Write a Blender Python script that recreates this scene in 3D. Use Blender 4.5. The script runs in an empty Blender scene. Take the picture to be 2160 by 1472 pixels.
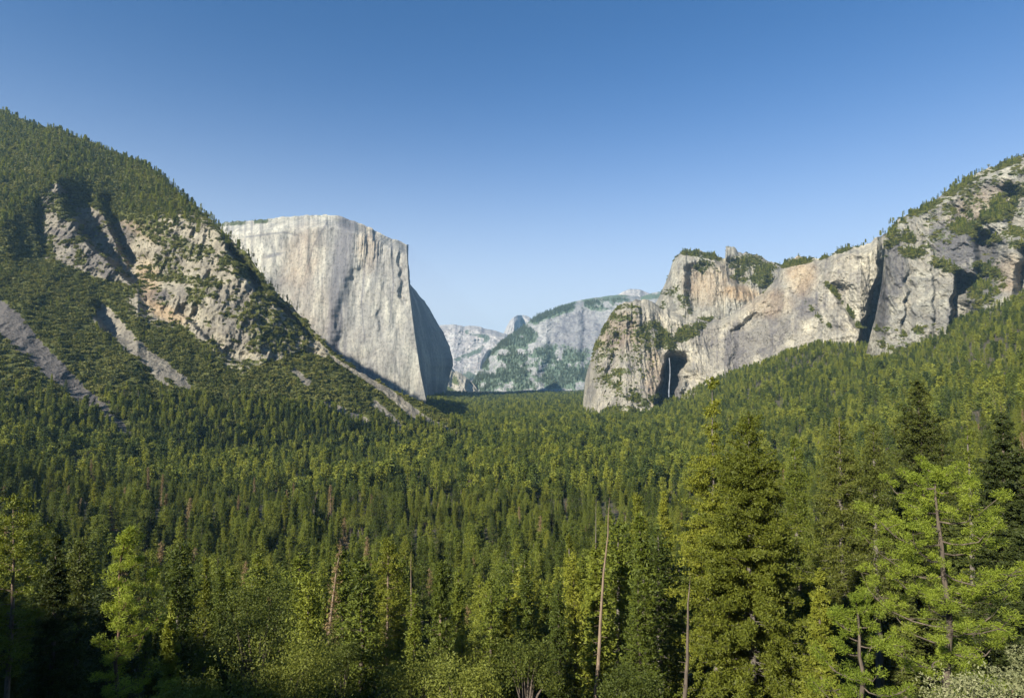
import bpy, math, random
import numpy as np
from mathutils import Vector
rng = np.random.default_rng(7)
R = math.radians
C = bpy.context.scene.collection

# ------------------------------------------------------------------ camera model
W0, H0, F = 2160.0, 1472.0, 1287.0
HOR = 797.0
PITCH = math.atan((HOR - H0 / 2) / F)
CAMZ = 155.0
cp, sp = math.cos(PITCH), math.sin(PITCH)

def P(px, py, D):
    """point seen at (px, py) that lies D metres ahead"""
    u = (np.asarray(px, float) - W0 / 2) / F
    v = (H0 / 2 - np.asarray(py, float)) / F
    y = cp - v * sp
    z = sp + v * cp
    t = D / y
    return np.stack([u * t, D + 0 * u + 0 * v, CAMZ + z * t], -1)

def proj(p):
    x, y, z = p[..., 0], p[..., 1], p[..., 2] - CAMZ
    d = y * cp + z * sp
    v = (-y * sp + z * cp) / d
    return W0 / 2 + F * x / d, H0 / 2 - F * v

def tanel(py):
    v = (H0 / 2 - np.asarray(py, float)) / F
    return (sp + v * cp) / (cp - v * sp)

def lin(x, pts):
    a = np.array(pts, float)
    return np.interp(x, a[:, 0], a[:, 1])

def sst(a, b, x):
    t = np.clip((x - a) / (b - a), 0, 1)
    return t * t * (3 - 2 * t)

# ------------------------------------------------------------------ noise
def _h(ix, iy, iz, seed):
    h = (ix * 374761393 + iy * 668265263 + iz * 2147483647 + seed * 974711) & 0xffffffff
    h = ((h ^ (h >> 13)) * 1274126177) & 0xffffffff
    h = h ^ (h >> 16)
    return (h & 0xffff) / 65535.0

def vnoise(x, y, z, seed=0):
    fx, fy, fz = np.floor(x), np.floor(y), np.floor(z)
    ix, iy, iz = fx.astype(np.int64), fy.astype(np.int64), fz.astype(np.int64)
    u, v, w = x - fx, y - fy, z - fz
    u, v, w = [t * t * t * (t * (t * 6 - 15) + 10) for t in (u, v, w)]
    def c(a, b, d): return _h(ix + a, iy + b, iz + d, seed)
    x00 = c(0,0,0) * (1-u) + c(1,0,0) * u
    x10 = c(0,1,0) * (1-u) + c(1,1,0) * u
    x01 = c(0,0,1) * (1-u) + c(1,0,1) * u
    x11 = c(0,1,1) * (1-u) + c(1,1,1) * u
    return (x00 * (1-v) + x10 * v) * (1-w) + (x01 * (1-v) + x11 * v) * w

def fbm(x, y, z, oct=4, seed=0, ridged=False, gain=.5):
    s, a, n = 0, 1, 0
    for i in range(oct):
        v = vnoise(x * 2**i + 13.1 * i, y * 2**i + 7.7 * i, z * 2**i + 3.3 * i, seed + i)
        if ridged: v = 1 - np.abs(2 * v - 1)
        s = s + a * v; n += a; a *= gain
    return s / n          # 0..1

def blur(a, k, axis):
    if k < 1: return a
    ker = np.exp(-0.5 * (np.arange(-3 * k, 3 * k + 1) / k) ** 2); ker /= ker.sum()
    pad = [(0, 0)] * a.ndim; pad[axis] = (3 * k, 3 * k)
    b = np.pad(a, pad, mode='edge')
    return np.apply_along_axis(lambda r: np.convolve(r, ker, 'valid'), axis, b)

# ------------------------------------------------------------------ objects
def mesh_np(name, V, faces_flat, fsize, mat=None, smooth=False, attrs=None):
    me = bpy.data.meshes.new(name)
    nv, nf = len(V), len(faces_flat) // fsize
    me.vertices.add(nv); me.vertices.foreach_set('co', np.asarray(V, np.float32).ravel())
    me.loops.add(nf * fsize); me.loops.foreach_set('vertex_index', np.asarray(faces_flat, np.int32))
    me.polygons.add(nf)
    me.polygons.foreach_set('loop_start', np.arange(0, nf * fsize, fsize, dtype=np.int32))
    if smooth: me.polygons.foreach_set('use_smooth', np.ones(nf, bool))
    for k, v in (attrs or {}).items():
        a = me.attributes.new(k, 'FLOAT', 'POINT'); a.data.foreach_set('value', np.asarray(v, np.float32).ravel())
    me.update(calc_edges=True)
    if mat: me.materials.append(mat)
    return me

def link(name, data, parent=None, loc=None):
    o = bpy.data.objects.new(name, data); C.objects.link(o)
    if parent: o.parent = parent
    if loc is not None: o.location = loc
    return o

def tag(o, label=None, cat=None, group=None, kind=None):
    if label: o['label'] = label
    if cat: o['category'] = cat
    if group: o['group'] = group
    if kind: o['kind'] = kind
    return o

def grid_faces(nr, nc):
    i = np.arange(nr * nc).reshape(nr, nc)
    return np.stack([i[:-1, :-1], i[:-1, 1:], i[1:, 1:], i[1:, :-1]], -1).ravel()

# ------------------------------------------------------------------ materials
class NT:
    def __init__(s, name):
        s.m = bpy.data.materials.new(name); s.m.use_nodes = True
        s.t = s.m.node_tree; s.t.nodes.clear()
        s.out = s.t.nodes.new('ShaderNodeOutputMaterial')
    def n(s, kind, **kw):
        nd = s.t.nodes.new(kind)
        for k, v in kw.items(): setattr(nd, k, v)
        return nd
    def l(s, a, b): s.t.links.new(a, b)
    def mapping(s, scale, src='Object'):
        tc = s.n('ShaderNodeTexCoord'); mp = s.n('ShaderNodeMapping')
        mp.inputs['Scale'].default_value = scale
        s.l(tc.outputs[src], mp.inputs[0]); return mp.outputs[0]
    def noise(s, vec, scale=1, detail=5, rough=.55, dist=0):
        nd = s.n('ShaderNodeTexNoise')
        nd.inputs['Scale'].default_value = scale; nd.inputs['Detail'].default_value = detail
        nd.inputs['Roughness'].default_value = rough; nd.inputs['Distortion'].default_value = dist
        s.l(vec, nd.inputs['Vector']); return nd.outputs['Fac']
    def ramp(s, fac, stops):
        r = s.n('ShaderNodeValToRGB'); e = r.color_ramp.elements
        while len(e) < len(stops): e.new(.5)
        for q, (p, c) in zip(e, stops):
            q.position = p; q.color = (*c, 1) if len(c) == 3 else c
        s.l(fac, r.inputs[0]); return r.outputs[0]
    def mix(s, fac, a, b, mode='MIX'):
        m = s.n('ShaderNodeMix', data_type='RGBA', blend_type=mode)
        for inp, v in ((m.inputs[0], fac), (m.inputs[6], a), (m.inputs[7], b)):
            if isinstance(v, (int, float)): inp.default_value = v
            elif isinstance(v, tuple): inp.default_value = (*v, 1)
            else: s.l(v, inp)
        return m.outputs[2]
    def attr(s, name):
        a = s.n('ShaderNodeAttribute', attribute_name=name); return a.outputs['Fac']
    def math(s, op, a, b=None, c=None, clamp=False):
        m = s.n('ShaderNodeMath', operation=op, use_clamp=clamp)
        for inp, v in zip(m.inputs, (a, b, c)):
            if v is None: continue
            if isinstance(v, (int, float)): inp.default_value = v
            else: s.l(v, inp)
        return m.outputs[0]

def rock_material(name, pale, mid, dark, veg, warm, vs=1.0, streak=1.0, bump=.6, bumpd=6.0, jt=(.30, .45, .44)):
    k_ = .56
    pale, mid, dark, warm = [tuple(x * k_ for x in c) for c in (pale, mid, dark, warm)]
    n = NT(name)
    big = None
    vst = n.mapping((.03 * vs, .03 * vs, .0035 * vs))
    vfi = n.mapping((.11 * vs, .11 * vs, .012 * vs))
    iso = n.mapping((.012 * vs,) * 3)
    isf = n.mapping((.06 * vs,) * 3)
    a = n.noise(vst, 1, 6, .6, .4); b = n.noise(vfi, 1, 4, .6); c = n.noise(iso, 1, 6, .6, .6); d = n.noise(isf, 1, 5, .65)
    st = n.math('ADD', n.math('MULTIPLY', a, .6), n.math('MULTIPLY', b, .4))
    st = n.mix(streak, d, st)
    col = n.ramp(st, [(.30, dark), (.46, mid), (.62, pale)])
    lv = n.noise(n.mapping((.012 * vs, .012 * vs, .0028 * vs)), 1, 5, .6, 1.2)
    col = n.mix(.9, col, n.ramp(lv, [(.36, (.60, .61, .63)), (.48, (.95, .95, .94)), (.60, (1.26, 1.25, 1.20))]), 'MULTIPLY')
    col = n.mix(n.ramp(c, [(.42, (0,0,0)), (.62, (.55,.55,.55))]), col, warm)
    # grey mineral stains and painted shade, orange patches, as vertex masks broken up by noise
    gm = n.math('MULTIPLY', n.attr('stain_shade'), n.math('ADD', .55, n.math('MULTIPLY', b, 1.0)), clamp=True)
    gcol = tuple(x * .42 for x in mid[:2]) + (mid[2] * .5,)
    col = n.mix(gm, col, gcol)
    om = n.math('MULTIPLY', n.attr('ochre'), n.math('ADD', .3, c), clamp=True)
    col = n.mix(om, col, (.30, .195, .10))
    # fine dark joints
    j = n.ramp(d, [(jt[0], (jt[1],) * 3), (jt[2], (1,1,1)), (.66, (1.16, 1.16, 1.15))])
    col = n.mix(.75, col, j, 'MULTIPLY')
    ck = n.noise(n.mapping((.22 * vs, .22 * vs, .03 * vs)), 1, 4, .7, .3)
    col = n.mix(.7, col, n.ramp(ck, [(.34, (.42, .42, .44)), (.45, (1, 1, 1)), (.62, (1.12, 1.11, 1.08))]), 'MULTIPLY')
    # plant cover
    vm = n.math('ADD', n.attr('veg'), n.math('MULTIPLY', n.math('SUBTRACT', d, .5), 2.2))
    vm = n.ramp(vm, [(.42, (0,0,0)), (.58, (1,1,1))])
    vcol = n.mix(n.noise(isf, 3, 3), tuple(x * .6 for x in veg), tuple(x * 1.5 for x in veg))
    col = n.mix(vm, col, vcol)
    bs = n.n('ShaderNodeBsdfPrincipled'); bs.inputs['Roughness'].default_value = .92
    bs.inputs['Specular IOR Level'].default_value = .15
    n.l(col, bs.inputs['Base Color'])
    bp = n.n('ShaderNodeBump'); bp.inputs['Strength'].default_value = bump; bp.inputs['Distance'].default_value = bumpd
    hh = n.math('ADD', n.math('MULTIPLY', st, .7), d)
    n.l(hh, bp.inputs['Height']); n.l(bp.outputs[0], bs.inputs['Normal'])
    n.l(bs.outputs[0], n.out.inputs[0])
    return n.m

def leaf_material(name, stops, sc=.25, trans=.28, rand=.6):
    n = NT(name)
    oi = n.n('ShaderNodeObjectInfo')
    nz = n.noise(n.mapping((sc,) * 3), 1, 3, .6)
    g = n.n('ShaderNodeNewGeometry')
    f = n.math('ADD', n.math('MULTIPLY', oi.outputs['Random'], rand), n.math('MULTIPLY', nz, 1 - rand))
    f = n.math('ADD', f, n.math('MULTIPLY', n.math('SUBTRACT', g.outputs['Random Per Island'], .5), .35))
    wp = n.n('ShaderNodeMapping'); wp.inputs['Scale'].default_value = (.007, .007, .007); n.l(g.outputs['Position'], wp.inputs[0])
    f = n.math('ADD', f, n.math('MULTIPLY', n.math('SUBTRACT', n.noise(wp.outputs[0], 1, 4, .6), .5), .75))
    col = n.ramp(f, stops)
    d = n.n('ShaderNodeBsdfPrincipled'); d.inputs['Roughness'].default_value = .6
    d.inputs['Specular IOR Level'].default_value = .25
    n.l(col, d.inputs['Base Color'])
    t = n.n('ShaderNodeBsdfTranslucent')
    n.l(n.mix(1.0, col, (1.25, 1.2, .45), 'MULTIPLY'), t.inputs['Color'])
    m = n.n('ShaderNodeMixShader'); m.inputs[0].default_value = trans
    n.l(d.outputs[0], m.inputs[1]); n.l(t.outputs[0], m.inputs[2]); n.l(m.outputs[0], n.out.inputs[0])
    return n.m

def bark_material(name, a, b, c):
    n = NT(name)
    st = n.noise(n.mapping((3.2, 3.2, .5)), 1, 6, .65, .6)
    col = n.ramp(st, [(.3, a), (.5, b), (.68, c)])
    bs = n.n('ShaderNodeBsdfPrincipled'); bs.inputs['Roughness'].default_value = .9
    n.l(col, bs.inputs['Base Color'])
    bp = n.n('ShaderNodeBump'); bp.inputs['Strength'].default_value = .8; bp.inputs['Distance'].default_value = .12
    n.l(st, bp.inputs['Height']); n.l(bp.outputs[0], bs.inputs['Normal']); n.l(bs.outputs[0], n.out.inputs[0])
    return n.m

# ------------------------------------------------------------------ ground
def G(px, D, z): return ((px - W0 / 2) / F * D, D, z)
gp = [(0, 0, 152.6), (0, -3, 153), (-120, -30, 166), (120, -30, 164), (0, -200, 260), (-200, -200, 301), (-380, -150, 318), (300, -200, 250),  # unseen slope behind the camera, raised so it shades the foreground
      (-700, -500, 330), (700, -500, 420), (0, -600, 420), (-500, 60, 120), (520, 60, 200), (-900, 300, 160), (1000, 300, 330),
      (-1800, 500, 300), (2000, 700, 600)]
for px, sh in ((0, -4), (540, -2), (1080, 0), (1620, 3), (2160, 8)):
    for D, z in ((15, 142.5), (30, 132), (60, 116), (100, 96), (150, 75), (200, 58), (300, 36)):
        gp.append(G(px, D, z + sh * min(1, D / 80)))
for px, D, z in ((0, 500, 34), (0, 700, 40), (0, 900, 55), (0, 1500, 90), (300, 450, 16), (300, 700, 14), (300, 1000, 24), (600, 420, 10),
                 (600, 700, 2), (600, 1200, 6), (600, 2200, 60), (900, 420, 12), (900, 700, 0), (900, 1200, 0), (900, 2000, 2), (900, 3500, 8),
                 (1100, 420, 14), (1100, 700, 0), (1100, 1100, 0), (1100, 1800, 0), (1100, 3000, 0), (1100, 4500, 2), (1100, 8000, 20), (1100, 16000, 60),
                 (930, 5000, 12), (600, 6000, 60), (600, 15000, 100), (1240, 2700, 0), (1240, 1600, 0), (1240, 900, 0), (1350, 2500, 12), (1430, 2400, 45),
                 (1500, 2350, 112), (1500, 1800, 45), (1500, 1400, 8), (1500, 1000, 2), (1500, 600, 8), (1500, 420, 22),
                 (1640, 2200, 205), (1740, 2050, 268), (1700, 1500, 100), (1700, 1100, 38), (1700, 800, 16), (1700, 500, 26),
                 (1840, 1900, 208), (1900, 1850, 214), (1900, 1400, 128), (1900, 1000, 70), (1900, 700, 44), (1900, 450, 50),
                 (2000, 1800, 280), (2160, 1700, 370), (2160, 1300, 235), (2160, 900, 135), (2160, 600, 88), (2160, 400, 78),
                 (2400, 1500, 430), (2400, 1000, 240), (2400, 3000, 500), (1800, 3000, 200), (1500, 3500, 120), (1700, 6000, 250), (1700, 15000, 300),
                 (-300, 1000, 120), (-300, 600, 90), (-300, 2000, 250)):
    gp.append(G(px, D, z))
gp = np.array(gp, float)
def warp(x, y): return np.stack([np.arcsinh(x / 150), np.arcsinh(y / 150)], -1)
_cw = warp(gp[:, 0], gp[:, 1])
def _U(r2): return np.where(r2 > 1e-12, .5 * r2 * np.log(r2 + 1e-12), 0)
_n = len(gp)
_K = _U(((_cw[:, None] - _cw[None]) ** 2).sum(-1)) + np.eye(_n) * .004
_Pm = np.hstack([np.ones((_n, 1)), _cw])
_A = np.zeros((_n + 3, _n + 3)); _A[:_n, :_n] = _K; _A[:_n, _n:] = _Pm; _A[_n:, :_n] = _Pm.T
_w = np.linalg.solve(_A, np.concatenate([gp[:, 2], [0, 0, 0]]))
def ground_z(x, y):
    x = np.asarray(x, float); y = np.asarray(y, float)
    sh = x.shape; q = warp(x.ravel(), y.ravel()); out = np.empty(len(q))
    for i in range(0, len(q), 40000):
        s = q[i:i + 40000]
        out[i:i + 40000] = _U(((s[:, None] - _cw[None]) ** 2).sum(-1)) @ _w[:_n] + np.hstack([np.ones((len(s), 1)), s]) @ _w[_n:]
    z = np.maximum(out, -4)
    r = np.hypot(x, y).ravel()
    xx, yy = x.ravel(), y.ravel()
    z = z + (fbm(xx / 90, yy / 90, 0 * xx, 4, 5) - .5) * 16 * sst(60, 900, r) * sst(-2, 40, out)
    return z.reshape(sh)

M_ground = None
n = NT('forest_floor')
a_ = n.noise(n.mapping((.02,) * 3), 1, 6, .6); b_ = n.noise(n.mapping((.4,) * 3), 1, 6, .65)
col_ = n.mix(b_, n.ramp(a_, [(.35, (.022, .026, .010)), (.55, (.036, .037, .015)), (.7, (.06, .05, .025))]), (.075, .058, .034))
bs_ = n.n('ShaderNodeBsdfPrincipled'); bs_.inputs['Roughness'].default_value = .95
n.l(col_, bs_.inputs['Base Color'])
bp_ = n.n('ShaderNodeBump'); bp_.inputs['Distance'].default_value = .6; n.l(b_, bp_.inputs['Height']); n.l(bp_.outputs[0], bs_.inputs['Normal'])
n.l(bs_.outputs[0], n.out.inputs[0]); M_ground = n.m

# one sheet, fine near the camera and coarse at the horizon
ug = np.linspace(-1, 1, 360); xg = np.sinh(ug * 5.4) / math.sinh(5.4) * 17000
vg = np.linspace(-.62, 1, 440); yg = np.sinh(vg * 5.4) / math.sinh(5.4) * 17000
XX, YY = np.meshgrid(xg, yg)
gv = np.stack([XX, YY, ground_z(XX, YY)], -1).reshape(-1, 3)
g = link('ground', mesh_np('ground', gv, grid_faces(len(yg), len(xg)), 4, M_ground, True))
tag(g, 'dark forest floor of the valley and its lower slopes', 'ground', kind='structure')

# ------------------------------------------------------------------ relief helpers
def saw(px, py, line, wr, wback, y0, y1, soft=15):
    """recess right of a rib line: drops away over wr px, comes back over wback px"""
    ln = np.array(line, float)                      # (x, y) with y increasing
    lx = np.interp(py, ln[:, 1], ln[:, 0])
    lx = lx + (fbm(py / 22.0, 0 * py, 0 * py + lx.mean() * .01, 3, 41) - .5) * 22
    d = px - lx
    g_ = sst(0, wr, d) * (1 - sst(wr, wr + wback, d))
    return g_ * sst(y0 - soft, y0 + soft, py) * (1 - sst(y1 - soft, y1 + soft, py))

def blob(px, py, cx, cy, rx, ry, ang=0, soft=.45):
    a = R(ang); dx, dy = px - cx, py - cy
    u = (dx * math.cos(a) + dy * math.sin(a)) / rx; v = (-dx * math.sin(a) + dy * math.cos(a)) / ry
    return 1 - sst(1 - soft, 1 + soft, np.hypot(u, v))

def band(px, py, line, w, soft=.5):
    """1 near a polyline given in photo coordinates; w may be (w0, w1)"""
    ln = np.array(line, float); best = np.full(np.shape(px), 1e9)
    w0, w1 = w if isinstance(w, tuple) else (w, w)
    m = len(ln) - 1
    for i in range(m):
        a, b = ln[i], ln[i + 1]; ab = b - a
        t = np.clip(((px - a[0]) * ab[0] + (py - a[1]) * ab[1]) / (ab @ ab), 0, 1)
        wid = w0 + (w1 - w0) * (i + t) / m
        best = np.minimum(best, np.hypot(px - a[0] - t * ab[0], py - a[1] - t * ab[1]) / wid)
    return 1 - sst(1 - soft, 1 + soft, best)

LOFTS = {}
def loft(name, px, py, D, attrs, mat, label, back=900, drop=.9, nb=14, cat='cliff', bump=0, close=True, xpow=1.12, bpow=1.7):
    """front rows run bottom -> top; then the body carries on over the top and down behind"""
    V = P(px, py, D)
    top = V[-1]
    k = np.arange(1, nb + 1)[:, None] / nb
    bx = top[None, :, 0] * (1 + 0 * k); by = top[None, :, 1] + k * back
    zlow = V[0, :, 2].min() - 60
    bz = top[None, :, 2] + (zlow - top[None, :, 2]) * (k ** bpow) * drop - k * 10
    B = np.stack([bx * (by / top[None, :, 1]) ** xpow, by, bz], -1)
    B[..., 2] += (fbm(B[..., 0] / 120, B[..., 1] / 120, B[..., 2] / 120, 3, 9) - .5) * 60 * np.minimum(k, .5)
    full = np.concatenate([V, B], 0)
    at = {kk: np.concatenate([v, np.repeat(v[-1:], nb, 0)], 0) for kk, v in attrs.items()}
    me = mesh_np(name, full.reshape(-1, 3), grid_faces(*full.shape[:2]), 4, mat, True, at)
    o = link(name, me)
    tag(o, label, cat, kind='structure')
    LOFTS[label] = (V, px, py, attrs)
    return o, V

def normals(V):
    du = np.gradient(V, axis=1); dv = np.gradient(V, axis=0)
    nn = np.cross(du, dv); nn /= np.linalg.norm(nn, axis=-1, keepdims=True) + 1e-9
    return nn

# ------------------------------------------------------------------ near hill on the left
def build_left_hill():
    nc, nr = 760, 560
    pxs = np.linspace(-420, 1030, nc)
    jag = (fbm(pxs / 14, 0 * pxs, 0 * pxs, 4, 3) - .5) * 12
    sky = lin(pxs, [(-420,120),(-200,150),(0,235),(60,262),(130,275),(180,300),(240,320),(290,340),(330,368),(370,402),(410,432),(450,470),(480,498),(520,535),(560,592),(600,630),(650,684),(700,742),(760,785),(830,822),(895,850),(960,885),(1030,925)]) + jag * (1 - sst(700, 1000, pxs))
    ctop = lin(pxs, [(-420,520),(0,480),(70,410),(120,378),(180,425),(250,455),(330,465),(430,470),(480,505),(560,600),(650,692),(720,755),(900,853),(1030,927)])
    cbase = lin(pxs, [(-420,560),(0,560),(60,545),(130,560),(200,592),(290,612),(310,645),(400,705),(500,778),(560,775),(640,745),(720,775),(900,856),(1030,929)])
    foot = lin(pxs, [(-420,1010),(0,985),(150,985),(300,985),(500,975),(700,955),(850,935),(1030,935)]) + 3
    D0 = lin(pxs, [(-420,760),(0,860),(300,990),(500,1080),(700,1210),(900,1380),(1030,1430)])
    ctop = np.maximum(ctop, sky + 2); cbase = np.maximum(cbase, ctop + 2); foot = np.maximum(foot, cbase + 4)
    nseg = [int(nr * .42), int(nr * .30), nr - int(nr * .42) - int(nr * .30)]
    rows_y, rows_D = [], []
    y = foot; z = CAMZ + tanel(foot) * D0; D = D0
    for (yn, m, cnt) in ((cbase, .66, nseg[0]), (ctop, 1.55, nseg[1]), (sky, .78, nseg[2])):
        mm = np.maximum(m, tanel(yn) + .28)
        for i in range(cnt):
            yy = y + (yn - y) * (i / cnt)
            # constant-slope line from (D, z)
            DD = (z - mm * D - CAMZ) / (tanel(yy) - mm)
            rows_y.append(yy); rows_D.append(DD)
        Dn = (z - mm * D - CAMZ) / (tanel(yn) - mm); z = CAMZ + tanel(yn) * Dn; D = Dn; y = yn
    rows_y.append(y); rows_D.append(D)
    py = np.array(rows_y); D = np.array(rows_D); px = np.repeat(pxs[None], len(py), 0)
    D = blur(blur(D, 10, 1), 5, 0)
    X = P(px, py, D)
    x, y_, z_ = X[..., 0], X[..., 1], X[..., 2]
    off = 0 * D
    off += 125 * saw(px, py, [(112,370),(128,430),(175,510),(262,590),(310,640)], 22, 150, 400, 600, 26)
    off += 90 * saw(px, py, [(196,400),(225,480),(262,560)], 16, 60, 420, 560)
    off += 30 * saw(px, py, [(60,380),(70,480),(80,560)], 14, 60, 430, 545)
    off += 75 * saw(px, py, [(448,480),(480,530),(520,590),(560,640)], 14, 60, 495, 610)
    off += 50 * saw(px, py, [(528,540),(545,580),(575,620)], 14, 50, 545, 620)
    off += 40 * saw(px, py, [(560,630),(620,690),(680,740)], 12, 60, 640, 720)
    off += 60 * saw(px, py, [(180,600),(190,660),(215,720)], 14, 70, 640, 715)
    off += 30 * saw(px, py, [(690,740),(760,790),(800,812)], 14, 60, 755, 800)
    off += 30 * saw(px, py, [(350,640),(420,700),(470,760)], 14, 90, 650, 760)
    cl = sst(0, 1, np.clip((cbase[None] - py) / 14, 0, 1)) * sst(0, 1, np.clip((py - ctop[None]) / 14, 0, 1)) * sst(60, 120, px) * (1 - sst(700, 800, px))
    # gullies that run down to the right
    q = x * .78 + z_ * .62; s = x * .62 - z_ * .78
    gul = fbm(q / 55, y_ / 260, s / 340, 4, 21, True)
    off += (gul - .6) * -34 * (1 - cl)
    rk = fbm(x / 44, y_ / 90, z_ / 110, 6, 31, True, .62)
    off += (rk - .6) * -(20 + 34 * cl)
    edge = sst(0, .06, (py - sky[None]) / 400.0)
    off *= .15 + .85 * edge
    D = D + off
    # masks
    nz = fbm(x / 45, y_ / 45, z_ / 45, 4, 51)
    talus = np.maximum.reduce([
        band(px, py, [(-200,560),(0,665),(70,735),(150,815),(220,870),(268,915)], (36, 8), .5),
        band(px, py, [(215,668),(262,710),(320,762),(385,805)], (22, 12), .55),
        band(px, py, [(340,770),(405,822)], (14, 5), .4),
        band(px, py, [(322,785),(352,812)], 5),
        band(px, py, [(620,780),(650,808)], 6), band(px, py, [(700,755),(760,790),(830,835),(880,880)], (3, 11)),
        band(px, py, [(790,850),(850,905)], 7), band(px, py, [(690,850),(770,890)], (5, 9)), band(px, py, [(840,840),(900,885),(960,915)], (5, 6))])
    talus = sst(.35, .62, talus + (fbm(px / 9, py / 9, 0 * px, 4, 53) - .5) * 1.1) * sst(.14, .32, nz + .12)
    tan = np.maximum.reduce([cl * sst(250, 300, px), band(px, py, [(470,700),(505,785)], (30, 8)), blob(px, py, 340, 640, 70, 50), blob(px, py, 690, 700, 26, 22) * 0.8,
                             blob(px, py, 590, 640, 40, 20, 40) * .8, blob(px, py, 480, 690, 95, 60, 45) * .9, blob(px,py,400,560,120,100,40)])
    veg = 1 - np.maximum(talus, np.maximum(cl, tan) * .92)
    veg = np.maximum(veg, (1 - talus) * .60 * sst(.48, .62, fbm(px / 34, py / 22, 0 * px, 4, 57)))
    veg = np.maximum(veg, blob(px, py, 560, 690, 90, 40, 40) * .6)
    veg = np.maximum(veg, blob(px, py, 350, 500, 90, 26, 30) * .6)
    veg = np.maximum(veg, blob(px, py, 390, 590, 100, 10, 5) * .55)
    veg = np.clip(veg - .15 * sst(0, 1, (nz - .5) * 4), 0, 1)
    ochre = np.clip(blob(px, py, 310, 590, 26, 40) + blob(px, py, 350, 660, 50, 16, 25) + blob(px, py, 300, 480, 50, 20, 30) * .6, 0, 1)
    stain_shade = np.clip(.45 * talus + .5 * sst(.5, .7, nz) * cl + blob(px, py, 330, 622, 26, 12) + .75 * band(px, py, [(-200,560),(0,665),(70,735),(150,815),(220,870),(268,915)], (50, 10)) + .5*cl * (1 - sst(250, 290, px)), 0, 1)  # last term: cliffs left of the tan rock darkened evenly
    attrs = dict(veg=veg, stain_shade=stain_shade, ochre=ochre * .6, talus=talus, cl=np.maximum(cl, tan))
    mat = rock_material('hill_rock', (.54, .49, .37), (.43, .385, .295), (.21, .19, .15), (.075, .080, .022), (.38, .33, .24), vs=1.4, streak=.35, bump=.9, bumpd=5)
    return loft('hill', px, py, D, attrs, mat, 'steep brushy hillside with broken tan cliffs filling the left side', back=650, drop=1.0, bpow=.8, cat='hillside')
build_left_hill()

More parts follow.
